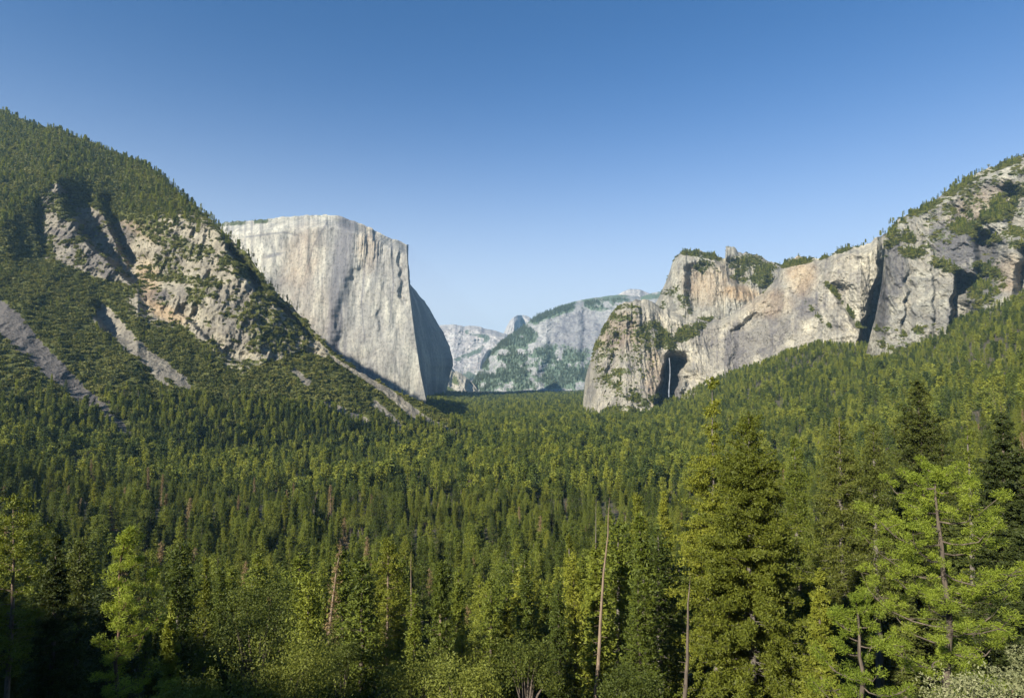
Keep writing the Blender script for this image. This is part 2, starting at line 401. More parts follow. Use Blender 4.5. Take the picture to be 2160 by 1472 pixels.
# ------------------------------------------------------------------ great pale granite wall, left of centre
def build_prow():
    n1, n2, nr = 520, 90, 430
    v = np.linspace(0, 1, nr)[::-1]                 # bottom (1) -> top (0)
    epy = 516 + v * (905 - 516)
    epx = lin(epy, [(516,858),(560,860),(600,862),(660,869),(720,877),(780,886),(845,899),(905,906)])
    s = np.linspace(0, 1, n1)
    pxl = 400.0
    pxg = pxl + (epx[:, None] - pxl) * s[None]
    topx = pxl + (858 - pxl) * s
    jag = (fbm(topx / 9, 0 * topx, 0 * topx, 4, 77) - .5) * 6
    sky = lin(topx, [(400,480),(480,469),(520,466),(560,463),(590,459),(640,455),(690,453),(720,457),(745,467),(780,480),(800,491),(825,502),(845,510),(858,516)]) + jag * (1 - sst(840, 858, topx)*.7)
    pyg = sky[None] + (905 - sky[None]) * v[:, None]
    hgt = 1 - v[:, None]
    Dg = 3900 + 90 * hgt ** 1.5 + 0 * s[None] + 60 * np.sin(s[None] * 3.1) * -1 + 160 * (1 - s[None])
    Dg = Dg + 230 * sst(.93, 1.0, hgt) ** 1.6
    # second face, beyond the edge
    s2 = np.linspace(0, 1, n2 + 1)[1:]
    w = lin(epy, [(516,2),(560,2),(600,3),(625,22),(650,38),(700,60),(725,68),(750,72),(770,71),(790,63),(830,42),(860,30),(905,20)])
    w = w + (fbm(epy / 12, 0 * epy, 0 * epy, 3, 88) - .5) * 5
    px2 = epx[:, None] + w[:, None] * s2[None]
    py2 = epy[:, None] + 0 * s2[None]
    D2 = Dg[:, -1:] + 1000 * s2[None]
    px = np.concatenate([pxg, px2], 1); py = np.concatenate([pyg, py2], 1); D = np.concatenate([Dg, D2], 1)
    X = P(px, py, D); x, y_, z_ = X[..., 0], X[..., 1], X[..., 2]
    f1 = np.concatenate([np.ones_like(pxg), np.zeros_like(px2)], 1)
    fl = fbm(x / 70, z_ / 900, 0 * x, 5, 11, True, .6); fi = fbm(x / 26, y_ / 200, z_ / 110, 5, 13)
    near = 1 - sst(.9, 1, np.concatenate([np.repeat(s[None], nr, 0), np.ones_like(px2)], 1)) * f1
    off = -(fl - .6) * (5 + 55 * blob(px, py, 800, 515, 60, 50)) + (fi - .5) * 10 - (fbm(x / 200, z_ / 500, 0 * x, 4, 19) - .5) * 90
    off += 36 * saw(px, py, [(745,470),(740,560),(700,640),(690,740)], 30, 70, 480, 760)       # shallow dihedral by the grey streak
    off += 45 * saw(px, py, [(838,515),(842,640)], 8, 12, 515, 640)
    off += 18 * saw(px, py, [(785,480),(790,540)], 10, 22, 485, 545)
    off += 13 * saw(px, py, [(800,645),(790,680),(800,710)], 8, 20, 650, 705)                   # heart-shaped hollow
    off = off * f1 * (.25 + .75 * near)
    off2 = (fbm(y_ / 130, z_ / 260, 0 * x, 4, 17) - .5) * 40 * (1 - f1)
    D = D + off + off2
    nzv = fbm(px / 16, py / 160, 0 * px, 4, 61)
    stain_shade = np.clip(np.maximum.reduce([
        .95 * band(px, py, [(735,462),(722,540),(712,620),(706,700),(716,760)], (24, 26), .7) * sst(.25, .6, nzv + .15),
        .7 * blob(px, py, 700, 690, 16, 60, 8), .5 * band(px, py, [(850,520),(854,640)], (5, 3)),
        .8 * blob(px, py, 578, 538, 20, 4, -14), .6 * blob(px, py, 800, 672, 12, 24),
        .45 * sst(.55, .7, nzv) * blob(px, py, 770, 620, 90, 130),
        .45 * sst(.48, .68, fbm(px / 40, py / 50, 0 * px, 4, 63)),
        .42 * sst(.50, .64, fbm(px / 4.5, py / 150, 0 * px, 4, 65)) * sst(.36, .58, fbm(px / 60, py / 90, 0 * px, 3, 66)),
        .8 * band(px, py, [(690,470),(660,520),(640,600)], (2.5, 1.5)), .8 * band(px, py, [(770,560),(762,640),(770,720)], (2, 1.5)),
        .7 * band(px, py, [(520,500),(600,490),(640,500)], (2, 1)), .8 * band(px, py, [(826,520),(830,600),(822,680)], (2.5, 1.5)),
        .6 * blob(px, py, 560, 610, 60, 16, -20), .5 * blob(px, py, 640, 700, 50, 20, 10)]), 0, 1)
    ochre = np.clip(.5 * blob(px, py, 640, 540, 40, 60, 20) + .55 * blob(px, py, 775, 520, 20, 50) + .25 * blob(px, py, 640, 650, 60, 90), 0, 1) * .6
    veg = np.clip(.75 * band(px, py, [(400,472),(480,471),(560,466)], (9, 5)) * sst(.3, .6, nzv) + .30 * band(px, py, [(560,466),(690,456),(780,484),(850,515)], 6) + .32 * blob(px, py, 860, 880, 200, 30), 0, 1) * f1
    attrs = dict(veg=veg, stain_shade=np.maximum(stain_shade * f1, (1 - f1) * np.clip(.25 + 1.3 * (fbm(y_ / 160, z_ / 240, 0 * x, 4, 67) - .25), 0, .85)), ochre=ochre * f1)  # right face: dark diorite tone, also deepening its shade in the colour
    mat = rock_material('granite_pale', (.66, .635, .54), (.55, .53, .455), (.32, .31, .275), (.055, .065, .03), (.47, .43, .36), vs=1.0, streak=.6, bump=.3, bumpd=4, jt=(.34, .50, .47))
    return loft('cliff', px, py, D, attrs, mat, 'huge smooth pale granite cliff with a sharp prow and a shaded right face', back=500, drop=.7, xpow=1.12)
build_prow()

# ------------------------------------------------------------------ right hand cliffs
def generic(name, label, p0, p1, nc, nr, sky, bot, Dtop, Dbot, mat, feats=(), stain_shade=(), veg=(), ochre=(), rel=(60, 110, 34), seed=0,
            jagamp=13, back=900, curve=1.0, cat='cliff', drop=.8, round_=90, vegbase=0.0, rim=5, fine=1.0, hsky=None, streaky=.35):
    pxs = np.linspace(p0, p1, nc)
    sk = lin(pxs, sky) + (fbm(pxs / 11, 0 * pxs, 0 * pxs + seed, 4, 3 + seed) - .5) * jagamp
    bt = lin(pxs, bot)
    h = np.linspace(0, 1, nr)[:, None]
    py = bt[None] + (sk - bt)[None] * h
    hD = h if hsky is None else np.clip((bt[None] - py) / (bt - lin(pxs, hsky))[None], 0, 1)
    D = lin(pxs, Dbot)[None] + (lin(pxs, Dtop) - lin(pxs, Dbot))[None] * hD ** curve
    D = D + round_ * sst(.92, 1, hD) ** 1.5
    px = np.repeat(pxs[None], nr, 0)
    X = P(px, py, D); x, y_, z_ = X[..., 0], X[..., 1], X[..., 2]
    hs, vs, amp = rel
    off = -(fbm(x / hs, y_ / (hs * 3), z_ / (vs * 2.5), 5, 100 + seed, True, .6) - .6) * amp * 1.5 + -(fbm(x / 22 / fine, y_ / 60, z_ / 46 / fine, 5, 110 + seed, True, .6) - .6) * amp * .8
    off += -(fbm(x / 190, y_ / 300, z_ / 260, 3, 120 + seed, True) - .6) * amp * 1.6
    for (A, line, wr, wb, y0, y1) in feats: off += A * saw(px, py, line, wr, wb, y0, y1)
    off *= .2 + .8 * (1 - sst(.93, 1, hD))
    D = D + off
    nz = fbm(x / 50, y_ / 50, z_ / 50, 4, 130 + seed)
    def acc(lst, base):
        m = np.full(px.shape, base, float)
        for e in lst:
            if e[0] == 'b': m = np.maximum(m, e[1] * blob(px, py, *e[2:]))
            else: m = np.maximum(m, e[1] * band(px, py, e[2], e[3]))
        return m
    vn = fbm(px / 20, py / 14, 0 * px, 4, 140 + seed)
    rimm = sst(0, 1, 1 - (py - sk[None]) / rim) * .6 * sst(.45, .65, vn) * sst(1850, 1880, np.where(px > 1815, px, 9999)) if rim else 0
    attrs = dict(veg=np.clip(np.maximum(acc(veg, vegbase) * (.35 + .9 * sst(.3, .62, vn)), rimm), 0, 1), stain_shade=np.clip(acc(stain_shade, 0) + .35 * sst(.52, .7, nz) + streaky * sst(.5, .66, fbm(px / 5.5, py / 120, 0 * px, 4, 150 + seed)) * sst(.35, .6, fbm(px / 50, py / 70, 0 * px, 3, 160 + seed)), 0, 1), ochre=acc(ochre, 0))
    return loft(name, px, py, D, attrs, mat, label, back=back, drop=drop, cat=cat)

M_tan = rock_material('granite_tan', (.68, .63, .50), (.52, .48, .385), (.27, .25, .205), (.070, .082, .028), (.52, .46, .35), vs=1.25, streak=.6, bump=.9, bumpd=7)
M_grey = rock_material('granite_grey', (.58, .555, .46), (.44, .42, .35), (.24, .23, .195), (.068, .080, .026), (.44, .39, .30), vs=1.2, streak=.5, bump=.9, bumpd=7)

# twin-topped peak behind
generic('cliff', 'rounded grey granite peak with a small spire, behind the tan wall', 1360, 1720, 330, 260,
        [(1360,660),(1385,640),(1398,612),(1408,585),(1418,556),(1428,540),(1445,530),(1470,526),(1500,533),(1524,546),(1530,545),(1531,519),(1545,519),(1556,530),(1575,532),(1600,541),(1625,553),(1645,560),(1680,560),(1720,570)],
        [(1360,900),(1720,800)], [(1360,3250),(1440,2950),(1530,3000),(1720,3200)], [(1360,2850),(1500,2700),(1720,2750)], M_grey,
        feats=[(70, [(1500,545),(1540,600),(1600,650)], 26, 110, 545, 650), (60, [(1440,560),(1450,650)], 16, 60, 560, 660)],
        veg=[('b', .62, 1590, 575, 60, 34, 18), ('l', .75, [(1440,530),(1520,545)], 7), ('b', .5, 1480, 560, 40, 18, 20), ('b', .4, 1430, 640, 40, 40), ('b', .9, 1480, 688, 40, 16, -15)],
        ochre=[('b', .75, 1560, 618, 40, 16, 8), ('b', .4, 1500, 600, 60, 40)], stain_shade=[('b', .5, 1640, 600, 30, 30)], seed=1, back=1100)

# front wall with the buttress, alcove and waterfall
generic('cliff', 'long tan granite wall with a rounded buttress and a dark waterfall alcove', 1228, 1900, 640, 420,
        [(1228,868),(1234,800),(1240,775),(1250,745),(1262,712),(1276,682),(1290,660),(1305,645),(1320,639),(1345,634),(1362,632),(1376,636),(1392,645),(1420,656),(1450,666),(1500,678),(1530,672),(1556,655),(1585,635),(1615,612),(1640,585),(1652,556),(1668,545),(1690,541),(1720,545),(1750,540),(1770,530),(1785,521),(1810,523),(1845,505),(1900,470)],
        [(1228,930),(1500,900),(1650,830),(1750,790),(1900,790)],
        [(1228,2900),(1260,2640),(1320,2560),(1400,2700),(1500,2700),(1650,2620),(1760,2420),(1850,2330),(1865,2450),(1900,2700)],
        [(1228,2560),(1260,2300),(1320,2230),(1400,2270),(1500,2300),(1650,2230),(1760,2120),(1815,2050),(1835,2250),(1900,2450)], M_tan,
        feats=[(330, [(1409,742),(1400,770),(1385,820),(1372,865)], 10, 60, 752, 890), (30, [(1300,660),(1275,760),(1268,860)], 16, 60, 680, 860),
               (80, [(1470,690),(1440,790),(1430,830)], 14, 50, 790, 850), (34, [(1600,640),(1540,700),(1530,800)], 16, 120, 660, 800),
               (70, [(1740,560),(1760,640),(1810,700)], 14, 60, 600, 700), (380, [(1852,540),(1846,590),(1832,620),(1815,690),(1810,760)], 8, 70, 560, 800)],
        veg=[('b', .95, 1408, 722, 34, 20, 20), ('b', .85, 1440, 705, 50, 16, -22), ('b', .55, 1380, 700, 40, 26), ('b', .5, 1310, 660, 50, 20), ('b', .55, 1300, 790, 40, 30, 25),
             ('l', .62, [(1300,800),(1330,840),(1390,850)], 14), ('l', .5, [(1250,740),(1280,680)], 10), ('l', .75, [(1700,640),(1750,690)], 5), ('l', .8, [(1745,600),(1790,650),(1810,690)], 5),
             ('l', .8, [(1650,560),(1720,546),(1790,522)], 6), ('b', .9, 1310, 868, 40, 12), ('b', .36, 1320, 760, 80, 110), ('b', .6, 1440, 860, 30, 16)],
        stain_shade=[('b', .30, 1310, 760, 90, 130), ('b', .75, 1560, 735, 36, 50, 10), ('b', .6, 1620, 700, 40, 60, 20), ('b', .6, 1700, 640, 40, 30), ('b', .5, 1490, 700, 30, 30), ('b', .9, 1412, 810, 26, 60), ('b', .6, 1640, 640, 14, 60)],  # strongest blob darkens the waterfall alcove
        ochre=[('b', .5, 1690, 580, 30, 40), ('b', .35, 1620, 640, 50, 30), ('b', .35, 1380, 790, 20, 60), ('b', .7, 1395, 850, 20, 20), ('b', .3, 1300, 700, 60, 40)], seed=2, back=900, rel=(70, 130, 36))

# right block and upper slopes
generic('cliff', 'leaning granite block with brushy rock slopes rising to the right edge', 1815, 2640, 620, 460,
        [(1815,830),(1826,748),(1834,715),(1846,670),(1858,610),(1864,560),(1868,515),(1880,480),(1900,458),(1925,446),(1950,435),(1975,420),(2000,402),(2025,385),(2050,370),(2080,357),(2110,346),(2160,326),(2300,270),(2640,200)],
        [(1815,830),(1900,800),(2000,760),(2160,690),(2640,600)],
        [(1815,2060),(1870,2150),(1950,2250),(2160,2250),(2640,2100)],
        [(1815,1830),(1900,1800),(2000,1760),(2160,1640),(2640,1400)], M_grey,
        feats=[(190, [(2012,560),(2004,620),(1995,700)], 10, 70, 580, 700), (120, [(2050,480),(2054,560),(2060,620)], 14, 70, 490, 600),
               (34, [(1908,560),(1900,720)], 6, 30, 570, 700), (30, [(1962,560),(1966,700)], 6, 30, 560, 700), (230, [(2156,500),(2140,560),(2130,640)], 20, 120, 515, 640),
               (60, [(1990,420),(2040,500),(2060,560)], 20, 60, 430, 540), (80, [(2100,380),(2120,460)], 20, 60, 400, 480)],
        veg=[('b', .42, 2080, 430, 170, 62, -28), ('b', .68, 1930, 525, 50, 26, 30), ('b', .6, 1890, 500, 40, 20, -20), ('b', .8, 2120, 430, 36, 22, -20), ('b', .65, 2060, 470, 70, 22, -15), ('b', .66, 2080, 600, 40, 60),
             ('b', .6, 2130, 500, 60, 24), ('l', .7, [(1870,500),(1950,440),(2050,375),(2160,330)], 9), ('b', .6, 1990, 560, 40, 12, 20), ('l', .6, [(1850,690),(1900,705),(1980,690)], 8),
             ('b', .5, 1880, 740, 50, 30)],
        stain_shade=[('b', .8, 1890, 560, 24, 60), ('b', .7, 1860, 640, 16, 70), ('b', .5, 2060, 410, 50, 24, -30), ('b', .8, 2030, 520, 50, 40), ('b', .6, 2010, 480, 60, 20, -20), ('b', .6, 2070, 580, 40, 60)],
        ochre=[('b', .4, 2130, 580, 30, 40), ('b', .3, 2080, 430, 80, 30, -20), ('b', .4, 1900, 770, 40, 20)], vegbase=.12, hsky=[(1815,480),(1880,480),(1900,458),(1975,420),(2050,370),(2160,326),(2300,270),(2640,200)], seed=3, back=1400, rel=(60, 100, 38), round_=40)

# ------------------------------------------------------------------ far mountains
M_far = rock_material('granite_far', (.54, .54, .52), (.42, .42, .41), (.29, .30, .30), (.085, .115, .075), (.44, .42, .40), vs=.5, streak=.6, bump=.6, bumpd=20)  # greyed plant colour imitates haze over the far slopes
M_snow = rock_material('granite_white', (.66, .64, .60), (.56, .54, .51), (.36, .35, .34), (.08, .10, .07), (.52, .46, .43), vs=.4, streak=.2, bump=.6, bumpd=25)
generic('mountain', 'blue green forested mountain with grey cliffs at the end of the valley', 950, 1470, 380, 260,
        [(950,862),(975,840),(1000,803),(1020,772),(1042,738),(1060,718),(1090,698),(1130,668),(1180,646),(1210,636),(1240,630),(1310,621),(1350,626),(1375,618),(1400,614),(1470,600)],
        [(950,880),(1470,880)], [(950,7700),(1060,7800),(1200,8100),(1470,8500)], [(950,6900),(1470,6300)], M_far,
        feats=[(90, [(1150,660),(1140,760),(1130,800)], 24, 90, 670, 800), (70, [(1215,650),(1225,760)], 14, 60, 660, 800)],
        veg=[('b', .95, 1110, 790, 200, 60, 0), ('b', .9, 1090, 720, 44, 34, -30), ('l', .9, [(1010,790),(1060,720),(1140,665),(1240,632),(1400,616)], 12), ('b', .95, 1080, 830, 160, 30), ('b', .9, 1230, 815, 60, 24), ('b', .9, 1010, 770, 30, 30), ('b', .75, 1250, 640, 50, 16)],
        stain_shade=[('b', .5, 1220, 700, 60, 50)], vegbase=.12, seed=4, back=3000, rel=(220, 320, 45), jagamp=3, round_=300, curve=1.4, cat='mountain', rim=8, fine=3)
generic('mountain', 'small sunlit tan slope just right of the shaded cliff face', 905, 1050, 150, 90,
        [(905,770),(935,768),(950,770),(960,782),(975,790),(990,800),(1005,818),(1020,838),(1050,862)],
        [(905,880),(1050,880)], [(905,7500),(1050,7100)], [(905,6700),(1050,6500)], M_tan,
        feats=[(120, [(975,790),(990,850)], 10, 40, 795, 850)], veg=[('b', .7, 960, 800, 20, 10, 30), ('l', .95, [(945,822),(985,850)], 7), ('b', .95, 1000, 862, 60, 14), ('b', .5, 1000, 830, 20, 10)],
        stain_shade=[], seed=5, back=1500, rel=(100, 160, 60), jagamp=5, cat='mountain', round_=60, fine=2)
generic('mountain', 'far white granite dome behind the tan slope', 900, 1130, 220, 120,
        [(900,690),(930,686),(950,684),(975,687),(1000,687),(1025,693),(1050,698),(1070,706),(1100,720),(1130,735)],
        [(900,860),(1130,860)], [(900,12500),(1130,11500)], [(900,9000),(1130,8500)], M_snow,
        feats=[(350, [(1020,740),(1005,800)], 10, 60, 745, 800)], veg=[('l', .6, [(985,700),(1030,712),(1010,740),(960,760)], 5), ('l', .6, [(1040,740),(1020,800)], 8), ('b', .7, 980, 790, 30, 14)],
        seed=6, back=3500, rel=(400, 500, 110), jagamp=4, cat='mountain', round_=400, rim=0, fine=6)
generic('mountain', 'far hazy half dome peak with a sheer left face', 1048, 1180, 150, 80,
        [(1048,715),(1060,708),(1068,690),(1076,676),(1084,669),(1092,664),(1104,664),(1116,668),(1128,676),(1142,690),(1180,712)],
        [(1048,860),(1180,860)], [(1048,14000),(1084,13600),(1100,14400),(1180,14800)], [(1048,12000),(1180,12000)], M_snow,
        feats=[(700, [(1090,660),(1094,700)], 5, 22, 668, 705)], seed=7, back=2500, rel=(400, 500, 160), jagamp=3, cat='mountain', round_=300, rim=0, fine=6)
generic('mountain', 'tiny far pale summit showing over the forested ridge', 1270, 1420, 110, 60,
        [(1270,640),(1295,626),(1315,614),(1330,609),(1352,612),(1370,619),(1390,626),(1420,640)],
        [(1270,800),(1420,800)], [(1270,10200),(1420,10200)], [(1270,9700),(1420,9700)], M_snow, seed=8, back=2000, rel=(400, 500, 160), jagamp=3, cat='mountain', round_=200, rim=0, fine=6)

# waterfall in the alcove: a braided ribbon of white water with its own thickness
def build_fall():
    n = NT('falling_water'); f = n.noise(n.mapping((.3, .3, .02)), 1, 5, .6)
    bs = n.n('ShaderNodeBsdfPrincipled'); bs.inputs['Roughness'].default_value = .6
    n.l(n.ramp(f, [(.3, (.10, .11, .13)), (.6, (.26, .28, .31))]), bs.inputs['Base Color']); n.l(bs.outputs[0], n.out.inputs[0])
    t = np.linspace(0, 1, 60); V = []
    cx = 1411.5 + 1.5 * np.sin(t * 5) + 1.0 * t; cy = 755 + t * 82
    wd = (.6 + .9 * t ** 1.3) * (1 + .25 * np.sin(t * 31)); D = 2395 - 8 * t
    for a in range(8):
        th = a / 8 * 2 * math.pi
        q = P(cx + wd * math.cos(th), cy, D - 0 * t); q[:, 1] += math.sin(th) * 4; V.append(q)
    V = np.stack(V + [V[0]], 1)
    o = link('waterfall', mesh_np('waterfall', V.reshape(-1, 3), grid_faces(60, 9), 4, n.m, True))
    tag(o, 'thin white waterfall dropping through the dark alcove in the tan wall', 'waterfall', kind='structure')
build_fall()

# ------------------------------------------------------------------ trees: meshes
def leaf_tris(c, s, k, flat=0.0, seed=0, aspect=.55, L0=None):
    """k small leaf-like triangles scattered round each centre"""
    r = np.random.default_rng(seed); N = len(c)
    d = r.normal(size=(N, k, 3)); d /= np.linalg.norm(d, axis=-1, keepdims=True)
    rad = r.random((N, k, 1)) ** .5
    q = d * rad * s[:, None, None]; q[..., 2] *= (1 - flat)
    p = c[:, None] + q
    # leaf axis points outwards and a little up
    ax = d * .7 + r.normal(size=(N, k, 3)) * .6; ax[..., 2] = ax[..., 2] * (1 - flat) + .25
    ax /= np.linalg.norm(ax, axis=-1, keepdims=True)
    sd = np.cross(ax, r.normal(size=(N, k, 3))); sd /= np.linalg.norm(sd, axis=-1, keepdims=True) + 1e-9
    L = (s[:, None, None] if L0 is None else L0) * (.55 + .5 * r.random((N, k, 1)))
    a = p - ax * L * .5; b = p + ax * L * .5 ; w = sd * L * aspect * .5
    t = np.stack([a - w * .6, a + w * .6 , b + w * .35, b - w * .35], 2).reshape(-1, 3)
    return t

def tube(path, rad, sides=6):
    path = np.asarray(path, float); rad = np.asarray(rad, float); m = len(path)
    tan = np.gradient(path, axis=0); tan /= np.linalg.norm(tan, axis=1, keepdims=True) + 1e-9
    up = np.where(np.abs(tan[:, 2:3]) > .9, np.array([[1., 0, 0]]), np.array([[0, 0, 1.]]))
    u = np.cross(tan, up); u /= np.linalg.norm(u, axis=1, keepdims=True); v = np.cross(tan, u)
    th = np.arange(sides) / sides * 2 * math.pi
    ring = path[:, None] + rad[:, None, None] * (np.cos(th)[None, :, None] * u[:, None] + np.sin(th)[None, :, None] * v[:, None])
    V = ring.reshape(-1, 3); i = np.arange(m * sides).reshape(m, sides); j = np.roll(i, -1, 1)
    return V, np.stack([i[:-1], j[:-1], j[1:], i[1:]], -1).reshape(-1, 4)

class Acc:
    def __init__(s): s.V, s.Fc, s.n = [], [], 0
    def add(s, V, Fc): s.V.append(V); s.Fc.append(Fc + s.n); s.n += len(V)
    def mesh(s, name, mat, smooth=True):
        return mesh_np(name, np.concatenate(s.V), np.concatenate(s.Fc).ravel(), 4, mat, smooth)

def conifer(seed, H, Rm, start=.15, whorl=.9, per=5, droop=.12, leaf=.5, tuft=4, step=.8, kind='fir', trunk_r=None, limbs=True, gap=.15, top_thin=0, side=0, taper=.85, bend=(0, 0), tmat=None, lmat=None, uplift=.0, bare=False, L0=None, asp=.5, inner=.22):
    """returns (trunk mesh, crown mesh); H height, Rm crown radius"""
    r = np.random.default_rng(seed); T = Acc()
    tr = trunk_r or H * .014
    k = 14; tt = np.linspace(0, 1, k)
    wob = np.cumsum(r.normal(size=(k, 2)) * H * .0022, 0)
    axis = np.stack([wob[:, 0] + bend[0] * tt ** 1.5, wob[:, 1] + bend[1] * tt ** 1.5, tt * H], 1)
    axis[0, :2] = 0; axis[0, 2] = -1.5
    rr = tr * (1 - tt) ** .8 * (1 + .35 * np.exp(-tt * 30)) + tr * .05
    T.add(*tube(axis, rr, 8 if limbs else 5))
    def at(h): return np.array([np.interp(h, tt, axis[:, 0]), np.interp(h, tt, axis[:, 1]), h * H])
    cen, sz = [], []
    h = start
    while h < .985:
        rel = (h - start) / (1 - start)
        prof = (1 - rel) ** taper * (.55 + .45 * min(1, rel / .18)) * Rm + .02 * Rm
        if top_thin and h > top_thin: prof = Rm * .10
        nb = per if rel < .85 else 3
        if top_thin and h > top_thin and r.random() < .55 and h < .96: h += whorl / H; continue
        a0 = r.random() * 6.28
        for b in range(nb):
            if r.random() < gap: continue
            az = a0 + b / nb * 6.28 + r.normal() * .35
            L = prof * (.55 + .6 * r.random())
            if side: L *= 1 + side * math.cos(az)
            hb = h + r.normal() * whorl / H * .3
            base = at(min(hb, .99)); d = np.array([math.cos(az), math.sin(az), 0])
            ns = max(2, int(L / step)); s_ = (np.arange(ns) + .6) / ns
            up = uplift * (1 if rel > .2 else .2) + .35 * rel
            pts = base[None] + d[None] * (L * s_)[:, None]
            pts[:, 2] += L * (up * s_ - droop * 2.2 * s_ ** 2 * (1 - rel) + (.12 * s_ ** 2))
            if limbs and (L > 1.2 or bare):
                path = np.vstack([base, pts]); br = np.linspace(tr * .15 * (1 - rel * .7), .015, len(path))
                T.add(*tube(path, np.maximum(br, .015), 4))
            if bare: continue
            if kind == 'pine':
                m = s_ > inner; pts2 = pts[m] if m.any() else pts[-1:]
                reps = 4
                q = np.repeat(pts2, reps, 0) + r.normal(size=(len(pts2) * reps, 3)) * np.array([.55, .55, .35]) * step * .9
                cen.append(q); sz.append(np.full(len(q), leaf * 2.3) * (.7 + .5 * r.random(len(q))))
            else:
                perp = np.array([-d[1], d[0], 0]); m = s_ > .15; p2 = pts[m] if m.any() else pts[-1:]
                wd = (1 - s_[m] * .75) * L * .42 if m.any() else np.array([.2])
                for w_ in (-.85, -.3, .3, .85):
                    q = p2 + perp[None] * (wd * w_)[:, None] + r.normal(size=p2.shape) * step * .22
                    q[:, 2] -= np.abs(w_) * wd * .22
                    cen.append(q); sz.append(np.full(len(q), leaf * 1.5) * (.7 + .5 * r.random(len(q))))
        h += whorl / H * (.7 + .6 * r.random())
    cr = None
    if not bare:
        cen.append(at(.99)[None] + np.array([[0, 0, 0], [0, 0, leaf], [0, 0, -leaf]])); sz.append(np.array([leaf, leaf * .7, leaf]))
        cen = np.concatenate(cen); sz = np.concatenate(sz)
        V = leaf_tris(cen, sz, tuft, .35 if kind == 'fir' else .1, seed + 1, asp * 1.35, None if L0 is None else L0 * 1.25)
        cr = mesh_np('crown', V, np.arange(len(V)), 4, lmat)
    return T.mesh('trunk', tmat), cr

def clump_pine(seed, H, Rm, start=.2, limbs_n=30, clump=.6, needle=.15, nper=170, trunk_r=.25, tmat=None, lmat=None, side=0, flat_top=.35):
    """open-grown pine: few long up-curving limbs that end in separate rounded needle clumps"""
    r = np.random.default_rng(seed); T = Acc(); k = 12; tt = np.linspace(0, 1, k)
    wob = np.cumsum(r.normal(size=(k, 2)) * H * .006, 0); wob -= wob[:1]
    axis = np.stack([wob[:, 0], wob[:, 1], tt * H], 1); axis[0, 2] = -1.5
    T.add(*tube(axis, trunk_r * (1 - tt) ** .75 + .03, 9))
    cen = []
    for i in range(limbs_n):
        h = start + (1 - start) * ((i + r.random()) / limbs_n) ** .9
        rel = (h - start) / (1 - start); az = i * 2.4 + r.normal() * .4
        prof = Rm * (min(1, .55 + rel * 1.8)) * (1 - rel ** (1 / flat_top * .8)) ** .7 + .12 * Rm
        L = prof * r.uniform(.6, 1.1) * (1 + side * math.cos(az))
        b = np.array([np.interp(h, tt, axis[:, 0]), np.interp(h, tt, axis[:, 1]), h * H]); d = np.array([math.cos(az), math.sin(az), 0])
        up = r.uniform(-.10, .12) + .45 * rel
        sN = np.linspace(0, 1, 6); path = b + d * (L * sN)[:, None]; path[:, 2] += L * (up * sN + .22 * sN ** 2 - .18 * np.sin(sN * 3.1))
        path[1:, :2] += r.normal(size=(5, 2)) * L * .03
        T.add(*tube(path, np.linspace(trunk_r * .26, .018, 6), 5))
        nt_ = 3 + int(L * 1.5)
        for j in range(nt_):
            t0 = r.uniform(.25, 1) if j else 1.0
            p0 = np.array([np.interp(t0, sN, path[:, a]) for a in range(3)])
            off = r.normal(size=3) * np.array([.32, .32, .16]) * L * .5 * (1.15 - t0 * .5); off[2] = abs(off[2]) * .8
            if j == 0: off *= .3
            T.add(*tube([p0, p0 + off * .5 + [0, 0, .05], p0 + off], [.03, .022, .012], 4))
            cen.append(p0 + off)
    top = axis[-1]; cen += [top, top + [.2, 0, -.5], top + [-.25, .2, -.8]]
    cen = np.array(cen); sz = clump * r.uniform(.65, 1.2, len(cen))
    V = leaf_tris(cen, sz, nper, .25, seed + 1, .34, needle)
    return T.mesh('trunk', tmat), mesh_np('crown', V, np.arange(len(V)), 4, lmat)

def broadleaf(seed, H, Rm, leaf=.3, n=260, tuft=26, lobes=9, tmat=None, lmat=None, low=.15):
    r = np.random.default_rng(seed); T = Acc()
    zc_ = H * (low + .5 * (1 - low)); cen, sz = [], []
    fork = H * low * 1.4
    T.add(*tube([(0, 0, -1.5), (.1, 0, fork * .5), (0, .1, fork)], [H * .03, H * .025, H * .022], 8))
    for i in range(lobes):
        a = i / lobes * 6.28 * 2.4; e = r.uniform(-.15, 1.0)
        d = np.array([math.cos(a) * math.cos(e), math.sin(a) * math.cos(e), math.sin(e)])
        c = np.array([0, 0, zc_]) + d * np.array([Rm, Rm, H * (1 - low) * .5]) * (.5 + .2 * r.random())
        lr = Rm * (.38 + .2 * r.random())
        mid = c * .5 + np.array([0, 0, fork]) * .5; mid[2] += .1 * H * r.random()
        T.add(*tube([(0, 0, fork * .9), mid, c], [H * .014, H * .008, .02], 5))
        m = n // lobes; dd = r.normal(size=(m, 3)); dd /= np.linalg.norm(dd, axis=1, keepdims=True)
        q = c + dd * lr * (r.random((m, 1)) ** .4) * np.array([1, 1, .8]); cen.append(q)
        sz.append(np.full(m, Rm * .11) * (.6 + .8 * r.random(m)))
    cen = np.concatenate(cen); sz = np.concatenate(sz)
    # tufts: leaves of size `leaf` round each centre
    rr = np.random.default_rng(seed + 5)
    c2 = np.repeat(cen, tuft, 0) + rr.normal(size=(len(cen) * tuft, 3)) * np.repeat(sz, tuft)[:, None] * .6
    V = leaf_tris(c2, np.full(len(c2), leaf), 1, 0, seed + 1, .9)
    return T.mesh('trunk', tmat), mesh_np('crown', V, np.arange(len(V)), 4, lmat)

